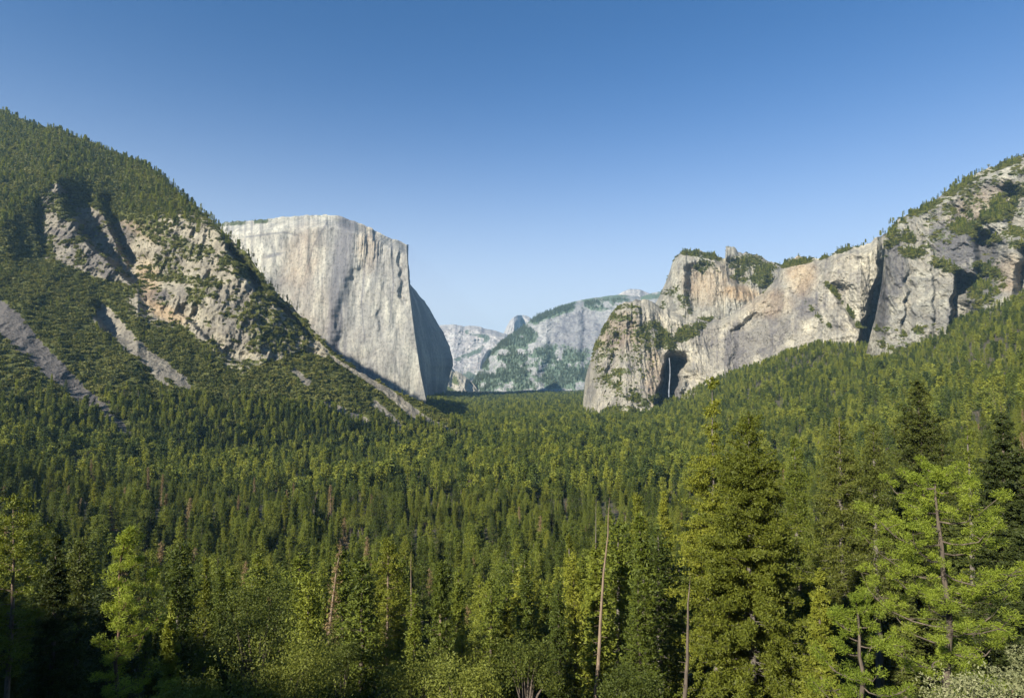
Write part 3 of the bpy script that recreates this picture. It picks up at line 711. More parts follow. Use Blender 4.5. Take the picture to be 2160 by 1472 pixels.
L_fir = leaf_material('needles_green', [(.2, (.050, .068, .010)), (.5, (.108, .135, .017)), (.8, (.195, .215, .026))])
L_haze = leaf_material('needles_hazed', [(.15, (.062, .086, .045)), (.5, (.098, .122, .064)), (.85, (.135, .155, .085))], sc=.01, trans=.1, rand=.5)  # far needles paled in colour to stand in for distance haze
L_far = leaf_material('needles_far', [(.15, (.042, .062, .012)), (.5, (.120, .148, .019)), (.85, (.240, .250, .030))], sc=.05, trans=.25, rand=.8)
L_pine = leaf_material('needles_yellow_green', [(.2, (.080, .095, .010)), (.5, (.145, .162, .017)), (.8, (.235, .240, .028))], trans=.3, rand=.4)
L_bright = leaf_material('needles_bright', [(.2, (.085, .125, .013)), (.5, (.180, .230, .022)), (.8, (.29, .335, .040))], trans=.3, rand=.2)
L_dark = leaf_material('needles_dark', [(.2, (.030, .042, .010)), (.5, (.060, .076, .014)), (.8, (.100, .115, .020))], rand=.4)  # own tone of dark firs; also stands in for shade elsewhere
L_dull = leaf_material('needles_dull', [(.2, (.040, .052, .010)), (.5, (.078, .092, .015)), (.8, (.130, .142, .022))], rand=.4)
L_oak = leaf_material('oak_leaves', [(.2, (.048, .064, .010)), (.5, (.098, .118, .017)), (.8, (.175, .190, .030))], trans=.25, rand=.5)
L_oakp = leaf_material('pale_leaves', [(.2, (.13, .14, .06)), (.5, (.21, .22, .10)), (.8, (.32, .31, .18))], trans=.25, rand=.3)
L_brown = leaf_material('dead_needles', [(.2, (.12, .075, .03)), (.5, (.20, .135, .06)), (.8, (.26, .19, .09))], trans=.15, rand=.4)
L_shrub = leaf_material('scrub_leaves', [(.15, (.055, .064, .012)), (.5, (.110, .122, .022)), (.85, (.200, .190, .045))], sc=.05, trans=.15, rand=.8)
B_grey = bark_material('bark_grey', (.06, .05, .04), (.13, .11, .09), (.22, .19, .16))
B_red = bark_material('bark_red', (.05, .028, .018), (.11, .062, .038), (.20, .12, .075))
B_dead = bark_material('bark_dead', (.08, .055, .038), (.19, .135, .09), (.30, .23, .165))
B_dark = bark_material('bark_dark', (.04, .03, .022), (.09, .07, .05), (.16, .12, .09))

def make_tree(name, label, cat, loc, meshes, group=None, rz=0.0, sc=1.0):
    root = link(name, None, loc=loc); root.rotation_euler = (0, 0, rz); root.scale = (sc,) * 3
    tag(root, label, cat, group)
    link('trunk', meshes[0], root)
    if meshes[1]: link('crown', meshes[1], root)
    return root

# ------------------------------------------------------------------ foreground trees, one by one
taken = []     # footprints (x, y, r)
def place(px, py_top, D, fn, name, label, cat, group=None, rz=None, **kw):
    """px, py_top: where its top shows; its foot stands on the ground D metres ahead"""
    top = P(px, py_top, D); z0 = float(ground_z(top[0], D)); H = float(top[2] - z0)
    if 'R_px' in kw: kw['Rm'] = kw.pop('R_px') / F * D
    seed = len(taken) + 300
    m = fn(seed, H, **kw)
    taken.append((float(top[0]), float(D), kw.get('Rm', 3)))
    return make_tree(name, label, cat, (float(top[0]), float(D), z0), m, group, rz=0 if rz is None else rz)

near_c = dict(leaf=.22, step=.55, tuft=14, L0=.26, whorl=.7)
G1 = None
place(1502, 792, 92, conifer, 'pine_tree', 'tallest pine right of centre, its thin spindly top reaching the cliff foot', 'pine tree', R_px=125, start=.22, per=6, kind='pine', leaf=.24, step=.7, tuft=16, L0=.30, whorl=.8, top_thin=.76, gap=.3, tmat=B_grey, lmat=L_pine, trunk_r=.42, taper=.9)
place(1578, 866, 80, conifer, 'fir_tree', 'big bright full conifer beside the bare-topped pine', 'conifer', R_px=170, start=.08, per=7, kind='pine', leaf=.24, step=.6, tuft=17, L0=.28, whorl=.65, gap=.08, tmat=B_grey, lmat=L_pine, trunk_r=.45, taper=.75, uplift=.1)
place(1992, 990, 46, clump_pine, 'pine_tree', 'open bright green pine with spreading clumped branches at lower right', 'pine tree', R_px=165, start=.22, limbs_n=36, clump=.58, needle=.20, nper=190, tmat=B_dark, lmat=L_bright, trunk_r=.28)
place(1832, 1262, 32, clump_pine, 'pine_tree', 'young bright green pine at the bottom, in front of the shaded gap', 'pine tree', R_px=118, start=.08, limbs_n=26, clump=.42, needle=.15, nper=170, tmat=B_dark, lmat=L_bright, trunk_r=.15, flat_top=.6)
place(1728, 1200, 62, conifer, 'young_conifer', 'small pointed conifer in the dark gap right of the big bright conifer', 'conifer', R_px=60, start=.06, per=7, tmat=B_dark, lmat=L_pine, gap=.05, **near_c)
place(1930, 800, 150, conifer, 'fir_tree', 'broad dark cone-shaped fir towering behind the bright right pine', 'fir tree', R_px=125, start=.10, per=8, kind='fir', leaf=.42, step=1.0, tuft=11, L0=.42, whorl=.95, gap=.06, tmat=B_dark, lmat=L_dull, taper=.62)
place(1768, 880, 135, conifer, 'pine_tree', 'dull green pine with a bare lower trunk left of the broad dark fir', 'pine tree', R_px=75, start=.35, per=7, kind='pine', leaf=.38, step=.9, tuft=12, L0=.38, whorl=1.0, tmat=B_grey, lmat=L_dull, taper=.55)
place(1842, 895, 128, conifer, 'pine_tree', 'dull green pine close against the left side of the broad dark fir', 'pine tree', R_px=62, start=.32, per=7, kind='pine', leaf=.36, step=.9, tuft=12, L0=.38, whorl=1.0, tmat=B_grey, lmat=L_dull, taper=.55)
place(1682, 925, 150, conifer, 'pine_tree', 'narrow olive pine just right of the big bright conifer top', 'pine tree', R_px=55, start=.25, per=7, kind='pine', leaf=.4, step=.95, tuft=12, L0=.38, whorl=1.0, tmat=B_grey, lmat=L_fir, taper=.6)
place(2120, 868, 100, conifer, 'fir_tree', 'dark fir at the right edge behind the bright pine', 'fir tree', R_px=100, start=.08, per=8, leaf=.32, step=.8, tuft=12, L0=.38, whorl=.85, gap=.08, tmat=B_dark, lmat=L_dark, taper=.6)
place(2215, 960, 70, conifer, 'fir_tree', 'dark fir cut by the right edge of the view', 'fir tree', R_px=110, start=.08, per=8, leaf=.3, step=.75, tuft=12, L0=.38, whorl=.8, gap=.08, tmat=B_dark, lmat=L_dark, taper=.6)
place(2042, 905, 118, conifer, 'cedar_tree', 'pale pointed snag-topped tree right of the broad dark fir', 'cedar tree', R_px=30, start=.2, per=5, leaf=.3, step=.8, tuft=5, whorl=.9, gap=.3, tmat=B_grey, lmat=L_fir, taper=.7)
place(28, 1040, 86, conifer, 'pine_tree', 'pine with a pale bare trunk at the left edge', 'pine tree', R_px=115, start=.42, per=5, kind='pine', leaf=.24, step=.7, tuft=15, L0=.28, whorl=.9, gap=.3, tmat=B_dead, lmat=L_fir, trunk_r=.42, taper=.6, uplift=.05)
place(262, 1122, 56, clump_pine, 'pine_tree', 'thin red-trunked pine with bright clumps on its right side at lower left', 'pine tree', R_px=72, start=.15, limbs_n=40, clump=.62, needle=.24, nper=120, tmat=B_red, lmat=L_bright, trunk_r=.22, side=.65, flat_top=.5)
place(120, 1130, 74, conifer, 'fir_tree', 'shaded fir between the left edge pine and the thin red-trunked pine', 'fir tree', R_px=85, start=.05, per=8, tmat=B_dark, lmat=L_dark, gap=.08, **near_c)
place(365, 1265, 66, conifer, 'young_conifer', 'slim yellow green conifer just right of the thin red-trunked pine', 'conifer', R_px=45, start=.05, per=7, tmat=B_dark, lmat=L_fir, gap=.05, **near_c)
place(440, 1175, 120, conifer, 'conifer_tree', 'yellow-tipped conifer rising left of the big round oak', 'conifer', R_px=40, start=.08, per=7, leaf=.32, step=.8, tuft=6, whorl=.85, tmat=B_grey, lmat=L_pine)
place(818, 1136, 132, conifer, 'pine_tree', 'yellow green pine with a pale trunk left of the bare pole tree', 'pine tree', R_px=68, start=.3, per=6, kind='pine', leaf=.30, step=.85, tuft=14, L0=.36, whorl=.95, gap=.25, tmat=B_dead, lmat=L_pine, taper=.6)
place(866, 1160, 124, conifer, 'dead_tree', 'bare pale pole of a dead tree right of the yellow green pine', 'dead tree', Rm=1.5, start=.3, per=2, whorl=1.8, bare=True, tmat=B_dead, trunk_r=.26, gap=.35)
place(930, 1185, 118, conifer, 'conifer_tree', 'slim pine with a pale lower trunk, next right of the bare pole', 'pine tree', R_px=42, start=.4, per=6, kind='pine', leaf=.3, step=.8, tuft=12, L0=.38, whorl=.9, tmat=B_dead, lmat=L_fir)
place(684, 1145, 138, conifer, 'dead_tree', 'brown dying tree with drooping branches behind the round oak', 'dead tree', R_px=36, start=.15, per=5, whorl=1.1, droop=.4, leaf=.3, step=.9, tuft=3, gap=.3, tmat=B_dead, lmat=L_brown, bend=(3, 0))
place(1254, 1048, 100, conifer, 'dead_tree', 'tall bare leaning dead trunk standing in the centre foreground', 'dead tree', Rm=1.7, start=.3, per=3, whorl=1.3, bare=True, tmat=B_dead, trunk_r=.37, gap=.45, bend=(2.3, 0))
place(1258, 1046, 128, conifer, 'dead_tree', 'thin grey dead top just left of the leaning dead trunk', 'dead tree', Rm=1.1, start=.4, per=3, whorl=1.0, bare=True, tmat=B_grey, trunk_r=.3, gap=.3)
place(1432, 1215, 76, conifer, 'dead_tree', 'dark reddish broken trunk at the left foot of the big bright conifer', 'dead tree', Rm=1.6, start=.3, per=3, whorl=1.2, bare=True, tmat=B_dark, trunk_r=.34, gap=.4, bend=(1.2, 0))
place(1340, 1040, 165, conifer, 'conifer_tree', 'yellow green conifer behind the leaning dead trunk', 'conifer', R_px=50, start=.1, per=7, kind='pine', leaf=.4, step=1.0, tuft=11, L0=.40, whorl=.95, tmat=B_grey, lmat=L_pine)
place(1400, 1035, 150, conifer, 'conifer_tree', 'tall yellow green conifer between dead trunk and big bright conifer', 'conifer', R_px=55, start=.1, per=7, kind='fir', leaf=.4, step=1.0, tuft=11, L0=.40, whorl=.9, tmat=B_grey, lmat=L_pine)
place(1200, 1125, 150, conifer, 'conifer_tree', 'pointed conifer a little left of the leaning dead trunk', 'conifer', R_px=42, start=.08, per=7, leaf=.38, step=.95, tuft=11, L0=.40, whorl=.9, tmat=B_grey, lmat=L_pine)
place(1345, 1200, 88, conifer, 'conifer_tree', 'green conifer at the right foot of the leaning dead trunk', 'conifer', R_px=70, start=.06, per=7, tmat=B_dark, lmat=L_fir, gap=.08, leaf=.26, step=.65, tuft=8, whorl=.75)
place(1180, 1230, 96, conifer, 'conifer_tree', 'dense low conifer left of the foot of the leaning dead trunk', 'conifer', R_px=55, start=.06, per=7, tmat=B_dark, lmat=L_fir, gap=.08, leaf=.26, step=.65, tuft=8, whorl=.75)
ok = dict(tmat=B_dark, lmat=L_oak)
place(545, 1185, 98, broadleaf, 'oak_tree', 'big round dark green oak left of the brown dying tree', 'oak tree', R_px=130, leaf=.30, n=420, tuft=34, lobes=13, **ok)
place(590, 1330, 66, broadleaf, 'oak_tree', 'pale green bushy oak at the bottom, below the big round oak', 'oak tree', R_px=150, leaf=.22, n=460, tuft=34, lobes=13, **ok)
place(880, 1335, 78, broadleaf, 'oak_tree', 'yellowish oak below the bare pole tree', 'oak tree', R_px=90, leaf=.24, n=330, tuft=30, lobes=10, **ok)
place(1110, 1300, 84, broadleaf, 'oak_tree', 'olive oak left of the leaning dead trunk', 'oak tree', R_px=72, leaf=.24, n=300, tuft=30, lobes=9, **ok)
place(720, 1320, 90, broadleaf, 'oak_tree', 'small pale oak between the two large oak clumps', 'oak tree', R_px=50, leaf=.24, n=220, tuft=28, lobes=8, **ok)
place(980, 1360, 64, broadleaf, 'oak_tree', 'shaded oak at the bottom right of centre', 'oak tree', R_px=95, leaf=.22, n=320, tuft=30, lobes=10, **ok)
place(400, 1390, 52, broadleaf, 'oak_tree', 'small oak at the bottom, left of the pale bushy oak', 'oak tree', R_px=80, leaf=.2, n=260, tuft=30, lobes=8, **ok)
place(1330, 1380, 58, broadleaf, 'oak_tree', 'green bush at the bottom, right of the leaning dead trunk', 'oak tree', R_px=85, leaf=.2, n=300, tuft=30, lobes=9, **ok)
place(2110, 1355, 21, broadleaf, 'manzanita_bush', 'pale grey green bush in the bottom right corner', 'bush', R_px=130, leaf=.10, n=260, tuft=34, lobes=9, tmat=B_red, lmat=L_oakp, low=.1)
place(2190, 1290, 24, broadleaf, 'manzanita_bush', 'second pale bush, half cut by the right edge', 'bush', R_px=70, leaf=.11, n=200, tuft=30, lobes=7, tmat=B_red, lmat=L_oakp, low=.1)

# ------------------------------------------------------------------ forest
def scatter(D0, D1, s, x_lo=-420, x_hi=2600, seed=1):
    r = np.random.default_rng(seed)
    ys = np.arange(D0, D1, s); X, Y = [], []
    for y in ys:
        a, b = (x_lo - 1080) / F * y - 20, (x_hi - 1080) / F * y + 20
        xs = np.arange(a, b, s); X.append(xs + r.uniform(-.48, .48, len(xs)) * s); Y.append(y + r.uniform(-.48, .48, len(xs)) * s)
    return np.concatenate(X), np.concatenate(Y)

x1, y1 = scatter(50, 420, 8.2, seed=1); x2, y2 = scatter(420, 1300, 10.2, seed=2); x3, y3 = scatter(1300, 2500, 10.5, 500, 2500, seed=3); x4, y4 = scatter(2500, 5600, 13, 860, 1560, seed=4)
fx = np.concatenate([x1, x2, x3, x4]); fy = np.concatenate([y1, y2, y3, y4])
fz = ground_z(fx, fy)
pxb, pyb = proj(np.stack([fx, fy, fz], -1))
keep = np.ones(len(fx), bool)
# clearings where the floor shows and dark gaps open
op = fbm(fx / 34, fy / 34, 0 * fx, 3, 201)
keep &= rng.random(len(fx)) < np.where(op < .43, .22, .95)
# thinner towards the scrubby left slopes
keep &= ~((pxb < lin(fy, [(300,-9999),(800,-400),(1100,100),(1500,400),(2000,780),(2600,900)])) & (fy > 600))
# rubble clearing on the right slope
keep &= band(pxb, pyb, [(1722,765),(1704,792)], (3, 6)) < .5
tk = np.array(taken)
for (tx, ty, tr_) in taken: keep &= np.hypot(fx - tx, fy - ty) > min(tr_ * .9, 7) + 1.5
keep &= ~(fy < 78)
keep &= (fy > 135) | (rng.random(len(fx)) < .55)
keep &= ~((fy < 95) & (pxb > 1640) & (pxb < 1930))
fx, fy, fz, pxb, pyb = [a[keep] for a in (fx, fy, fz, pxb, pyb)]
N = len(fx)
hh = (10 + 30 * rng.random(N) ** 1.1) * (.75 + .5 * fbm(fx / 140, fy / 140, 0 * fx, 2, 203)) 
hh *= np.where(pyb < 800, .80, 1)
# tree tops must stay under the sight line of the photograph's forest surface in the foreground slope
lim = lin(pxb, [(0,1130),(400,1130),(700,1150),(1000,1170),(1300,1090),(1500,1060),(1700,1010),(2160,930)])
for i in np.where(fy < 200)[0]:
    hmax = CAMZ + float(tanel(lim[i])) * fy[i] - fz[i]
    if hh[i] > hmax: hh[i] = max(hmax * rng.uniform(.75, 1), 7)

protos_mid = []
for i in range(7):
    kind = 'pine' if i in (2, 5) else 'fir'
    protos_mid.append(conifer(700 + i, 30, [3.3, 3.9, 4.2, 3.0, 4.4, 3.6, 3.5][i], start=[.08,.12,.25,.06,.1,.3,.1][i], per=7, whorl=1.15, leaf=.42, step=1.0, tuft=7, L0=.42, kind=kind, gap=.08, tmat=B_grey if i % 2 else B_dark, lmat=L_fir if i in (0, 3, 4) else (L_pine if i in (2, 6) else L_fir), taper=[.8,.7,.6,.9,.65,.6,.75][i]))
protos_mid.append(conifer(720, 30, 3.2, start=.12, per=6, whorl=1.2, leaf=.36, step=1.0, tuft=4, L0=.40, kind='fir', gap=.35, tmat=B_dead, lmat=L_brown, taper=.8))
protos_mid.append(broadleaf(721, 24, 6.0, leaf=.45, n=150, tuft=22, lobes=8, tmat=B_dark, lmat=L_oak, low=.3))
protos_mid.append(conifer(722, 30, 4.6, start=.32, per=7, whorl=1.2, leaf=.5, step=1.0, tuft=8, L0=.42, kind='pine', gap=.2, tmat=B_grey, lmat=L_fir, taper=.6))
protos_mid.append(conifer(723, 30, 4.4, start=.06, per=7, whorl=1.0, leaf=.42, step=.95, tuft=8, L0=.40, kind='fir', gap=.08, tmat=B_dark, lmat=L_dark, taper=.7))  # this fir and the next have shade put into their needle colour
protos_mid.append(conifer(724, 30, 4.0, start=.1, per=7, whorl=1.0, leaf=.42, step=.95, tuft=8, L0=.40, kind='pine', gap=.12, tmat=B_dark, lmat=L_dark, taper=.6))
PICK = [0, 1, 2, 3, 4, 5, 6, 0, 1, 3, 4, 5, 2, 6, 9, 9, 8, 7, 0, 1, 3, 4, 5, 5, 4, 1, 9, 8, 0, 3]
protos_far = []
for i in range(6):
    protos_far.append(conifer(800 + i, 30, [3.6, 4.2, 4.4, 3.4, 4.8, 4.0][i], start=[.06,.1,.2,.05,.1,.15][i], per=6, whorl=2.2, leaf=.95, step=1.9, tuft=2, limbs=False, gap=.05, tmat=B_dark, lmat=L_far, taper=[.8,.7,.55,.9,.6,.65][i]))

protos_far.append(broadleaf(830, 24, 6.2, leaf=1.0, n=110, tuft=4, lobes=7, tmat=B_dark, lmat=L_far, low=.2))
protos_far.append(conifer(831, 30, 4.6, start=.25, per=6, whorl=2.0, leaf=1.1, step=2.0, tuft=3, limbs=False, kind='pine', gap=.1, tmat=B_grey, lmat=L_far, taper=.6))
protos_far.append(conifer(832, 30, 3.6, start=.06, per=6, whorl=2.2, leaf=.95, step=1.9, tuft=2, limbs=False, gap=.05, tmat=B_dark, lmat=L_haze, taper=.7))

# the nearest and largest that the photograph shows become objects of their own
ptx, pty = proj(np.stack([fx, fy, fz + hh], -1))
size = hh / np.hypot(fx, fy)
vis = (ptx > -10) & (ptx < 2170) & (pty < 1440)
# visible test: a tree counts as hidden when a nearer tree's silhouette covers its top
order = np.argsort(fy); hor = np.full(2400, 1472.0); shown = np.zeros(N, bool)
for (px_, pt_, D_, rp) in [(1502,900,92,80),(1578,900,80,110),(1992,1000,46,140),(1832,1280,32,110),(1930,840,150,90),(1768,900,135,50),(1842,920,128,45),(2120,900,100,80)]:
    pass
for i in order:
    if fy[i] > 700: break
    if not vis[i]: continue
    a = int(np.clip(ptx[i] - 6, 0, 2399)); b = int(np.clip(ptx[i] + 7, 1, 2400))
    if pty[i] < hor[a:b].mean() - 4: shown[i] = True
    w = max(4, int(3.2 / fy[i] * F * .55)); a = int(np.clip(ptx[i] - w, 0, 2399)); b = int(np.clip(ptx[i] + w, 1, 2400))
    hor[a:b] = np.minimum(hor[a:b], pty[i] + w * 1.2)
for (tx, ty, tr_), o in zip(taken, [1] * len(taken)): pass
cand = np.where(shown)[0]; cand = cand[np.argsort(-size[cand])][:262]
indiv = np.zeros(N, bool); indiv[cand] = True
LBL = ['dark green conifer in the dense near forest below the viewpoint', 'green conifer in the dense near forest below the viewpoint', 'yellow green pine in the dense near forest below the viewpoint', 'brown dead conifer in the dense near forest below the viewpoint', 'round-crowned broadleaf tree among the conifers of the near forest', 'fir coloured dark to look shaded, low in the near forest towards a bottom corner']
rz = rng.random(N) * 6.283
for i in cand:
    k = PICK[int(rng.integers(0, 30))]
    if fy[i] < 170 and (ptx[i] > 1630 or ptx[i] < 240): k = 10 + i % 2  # outer near trees get shade-dark needles to deepen the gaps
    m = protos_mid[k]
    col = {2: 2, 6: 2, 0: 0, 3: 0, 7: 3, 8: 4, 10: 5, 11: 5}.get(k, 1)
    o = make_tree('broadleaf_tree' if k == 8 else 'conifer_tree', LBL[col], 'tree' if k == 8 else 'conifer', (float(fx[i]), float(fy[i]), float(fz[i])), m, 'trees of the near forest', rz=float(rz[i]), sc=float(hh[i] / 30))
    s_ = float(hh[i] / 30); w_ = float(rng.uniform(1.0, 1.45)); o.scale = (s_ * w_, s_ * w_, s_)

# ---- one instancer per kind of ground cover nobody could count
def instancer(name, label, cat, pts, idx, sc, rot, protos, prefix, widen=None):
    col = bpy.data.collections.new(prefix)
    for k, me in enumerate(protos):
        o = bpy.data.objects.new('%s_%02d' % (prefix, k), me); col.objects.link(o)
    me = bpy.data.meshes.new(name)
    me.vertices.add(len(pts)); me.vertices.foreach_set('co', np.asarray(pts, np.float32).ravel())
    a = me.attributes.new('idx', 'INT', 'POINT'); a.data.foreach_set('value', np.asarray(idx, np.int32))
    a = me.attributes.new('scl', 'FLOAT_VECTOR', 'POINT'); a.data.foreach_set('vector', np.asarray(sc, np.float32).ravel())
    a = me.attributes.new('rot', 'FLOAT_VECTOR', 'POINT'); a.data.foreach_set('vector', np.asarray(rot, np.float32).ravel())
    o = link(name, me)
    ng = bpy.data.node_groups.new(prefix + '_scatter', 'GeometryNodeTree')
    ng.interface.new_socket('Geometry', in_out='INPUT', socket_type='NodeSocketGeometry')
    ng.interface.new_socket('Geometry', in_out='OUTPUT', socket_type='NodeSocketGeometry')
    gi = ng.nodes.new('NodeGroupInput'); go = ng.nodes.new('NodeGroupOutput')
    ip = ng.nodes.new('GeometryNodeInstanceOnPoints'); ci = ng.nodes.new('GeometryNodeCollectionInfo')
    ci.inputs['Collection'].default_value = col; ci.inputs['Separate Children'].default_value = True; ci.inputs['Reset Children'].default_value = True
    ip.inputs['Pick Instance'].default_value = True
    def na(nm, ty):
        q = ng.nodes.new('GeometryNodeInputNamedAttribute'); q.data_type = ty; q.inputs['Name'].default_value = nm
        return [s for s in q.outputs if s.enabled][0]
    m2p = ng.nodes.new('GeometryNodeMeshToPoints')
    ng.links.new(gi.outputs[0], m2p.inputs['Mesh']); ng.links.new(m2p.outputs[0], ip.inputs['Points'])
    ng.links.new(ci.outputs[0], ip.inputs['Instance']); ng.links.new(na('idx', 'INT'), ip.inputs['Instance Index'])
    ng.links.new(na('scl', 'FLOAT_VECTOR'), ip.inputs['Scale'])
    e2r = ng.nodes.new('FunctionNodeEulerToRotation'); ng.links.new(na('rot', 'FLOAT_VECTOR'), e2r.inputs[0]); ng.links.new(e2r.outputs[0], ip.inputs['Rotation'])
    ng.links.new(ip.outputs[0], go.inputs[0])
    md = o.modifiers.new('scatter', 'NODES'); md.node_group = ng
    tag(o, label, cat, kind='stuff')
    return o

rest = ~indiv & ((ptx > -500) & (ptx < 2700))
P_ = np.stack([fx, fy, fz - .3], -1)
s_ = hh / 30; w_ = rng.uniform(.95, 1.8, N)
SC = np.stack([s_ * w_, s_ * w_, s_], -1); RT = np.stack([rng.normal(size=N) * .02, rng.normal(size=N) * .02, rz], -1)
nearm = fy < 750
def crown_trunk_join(ms, name):
    out = []
    for k, (t, c) in enumerate(ms):
        vs, fs, mi = [], [], []
        nv = 0
        for j, me in enumerate((t, c)):
            v = np.empty(len(me.vertices) * 3, np.float32); me.vertices.foreach_get('co', v)
            f = np.empty(len(me.loops), np.int32); me.loops.foreach_get('vertex_index', f)
            vs.append(v.reshape(-1, 3)); fs.append(f + nv); nv += len(v) // 3; mi.append(np.full(len(f) // 4, j, np.int32))
        q = mesh_np(name, np.concatenate(vs), np.concatenate(fs), 4, None)
        q.materials.append(t.materials[0]); q.materials.append(c.materials[0])
        q.polygons.foreach_set('material_index', np.concatenate(mi)); out.append(q)
    return out
mid_join = crown_trunk_join(protos_mid, 'conifer_mid'); far_join = crown_trunk_join(protos_far, 'conifer_far')
# hill and cliff plants gathered here too
extraP, extraS = [], []      # far conifers on steep ground
shP, shS = [], []            # scrub
def sample(label, dens_fn, count, seed):
    V, px, py, at = LOFTS[label]
    r = np.random.default_rng(seed)
    du = np.linalg.norm(np.gradient(V, axis=1), axis=-1); dv = np.linalg.norm(np.gradient(V, axis=0), axis=-1)
    nn = normals(V); area = du * dv
    w = area * dens_fn(px, py, at, nn, V)
    w = np.clip(w, 0, None).ravel(); n_ = int(min(count, 300000))
    if w.sum() <= 0: return np.zeros((0, 3)), np.zeros(0), np.zeros(0)
    ids = r.choice(len(w), n_, p=w / w.sum())
    q = V.reshape(-1, 3)[ids].copy()
    sp_ = np.sqrt(area.ravel()[ids])[:, None]
    q[:, :2] += r.uniform(-.5, .5, (n_, 2)) * sp_
    return q, px.ravel()[ids], py.ravel()[ids]
HL = 'steep brushy hillside with broken tan cliffs filling the left side'
q, _, _ = sample(HL, lambda px, py, at, nn, V: at['veg'] ** 1.5 * sst(-300, -200, px) * (at['talus'] < .4) + .02 * (1 - at['talus']) ** 4, 46000, 11)
shP.append(q); shS.append(rng.uniform(.8, 2.6, len(q)) * (1 + .3 * (q[:, 1] > 1800)))
sc_ = lambda px, py: lin(px, [(-420,500),(0,470),(90,410),(130,385),(250,440),(420,480),(480,500),(560,590),(640,680)])
q, _, _ = sample(HL, lambda px, py, at, nn, V: (py < sc_(px, py) + 18) * sst(-420, -350, px) * (px < 520), 4300, 12)
extraP.append(q); extraS.append(rng.uniform(.45, 1.0, len(q)))
q, _, _ = sample(HL, lambda px, py, at, nn, V: (py > lin(px, [(0,800),(300,820),(600,850),(900,890)])) * (1 - at['talus']) * sst(0, .3, (py - 800) / 300), 2600, 13)
extraP.append(q); extraS.append(rng.uniform(.4, .95, len(q)))
q, _, _ = sample(HL, lambda px, py, at, nn, V: (at['veg'] > .3) * (py > 560), 700, 14)
extraP.append(q); extraS.append(rng.uniform(.25, .6, len(q)))
for lb, cnt, k1 in (('long tan granite wall with a rounded buttress and a dark waterfall alcove', 6500, 21), ('leaning granite block with brushy rock slopes rising to the right edge', 9000, 22), ('rounded grey granite peak with a small spire, behind the tan wall', 3200, 23)):
    q, _, _ = sample(lb, lambda px, py, at, nn, V: np.clip(at['veg'] - .22, 0, 1) ** 1.3, int(cnt * .7), k1)
    shP.append(q); shS.append(rng.uniform(.8, 2.4, len(q)))
    q, _, _ = sample(lb, lambda px, py, at, nn, V: np.clip(at['veg'] - .5, 0, 1), cnt // 9, k1 + 50)
    extraP.append(q); extraS.append(rng.uniform(.35, .75, len(q)))
def rimtrees(label, x0, x1, n_, lo, hi, seed):
    V, px, py, at = LOFTS[label]; r = np.random.default_rng(seed)
    row = V[-3]; pr = px[-1]; c = np.where((pr > x0) & (pr < x1))[0]; ids = r.choice(c, n_)
    q = row[ids].copy(); q[:, 1] += r.uniform(0, 60, n_); extraP.append(q); extraS.append(r.uniform(lo, hi, n_))
rimtrees('huge smooth pale granite cliff with a sharp prow and a shaded right face', 400, 600, 90, .25, .6, 31)
rimtrees('huge smooth pale granite cliff with a sharp prow and a shaded right face', 600, 855, 45, .15, .4, 32)
rimtrees('leaning granite block with brushy rock slopes rising to the right edge', 1860, 2640, 170, .35, .85, 33)
rimtrees('long tan granite wall with a rounded buttress and a dark waterfall alcove', 1650, 1850, 40, .3, .6, 34)
rimtrees('rounded grey granite peak with a small spire, behind the tan wall', 1430, 1690, 60, .25, .55, 35)
rimtrees(HL, -400, 380, 360, .4, .85, 36); rimtrees(HL, 380, 640, 110, .15, .42, 38)
q, _, _ = sample('blue green forested mountain with grey cliffs at the end of the valley', lambda px, py, at, nn, V: np.clip(at['veg'] - .4, 0, 1) * (V[..., 1] < 8300), 4500, 37)
extraP.append(q); extraS.append(rng.uniform(.9, 1.6, len(q)))

eP = np.concatenate(extraP); eS = np.concatenate(extraS); nE = len(eP)
ptsN = P_[rest & nearm]; ptsF = np.concatenate([P_[rest & ~nearm], eP - [0, 0, .5]])
idx = np.array(PICK)[rng.integers(0, 30, len(ptsN))]
_dk = (ptsN[:, 1] < 170) & ((ptx[rest & nearm] > 1630) | (ptx[rest & nearm] < 240)); idx[_dk] = 10 + idx[_dk] % 2  # same shade-coloured firs among the packed trees
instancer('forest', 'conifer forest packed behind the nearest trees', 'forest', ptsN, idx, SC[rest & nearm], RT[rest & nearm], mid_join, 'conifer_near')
scF = np.concatenate([SC[rest & ~nearm], np.stack([eS * 1.15, eS * 1.15, eS], -1)])
rtF = np.concatenate([RT[rest & ~nearm], np.stack([0 * eS, 0 * eS, rng.random(nE) * 6.28], -1)])
fidx = np.array([0, 1, 2, 3, 4, 5, 0, 1, 2, 7, 7, 6, 4, 5])[rng.integers(0, 14, len(ptsF))]; fidx[ptsF[:, 1] > 5200] = 8
instancer('forest', 'dense far conifer forest covering valley floor and right slopes', 'forest', ptsF, fidx, scF, rtF, far_join, 'conifer_far')

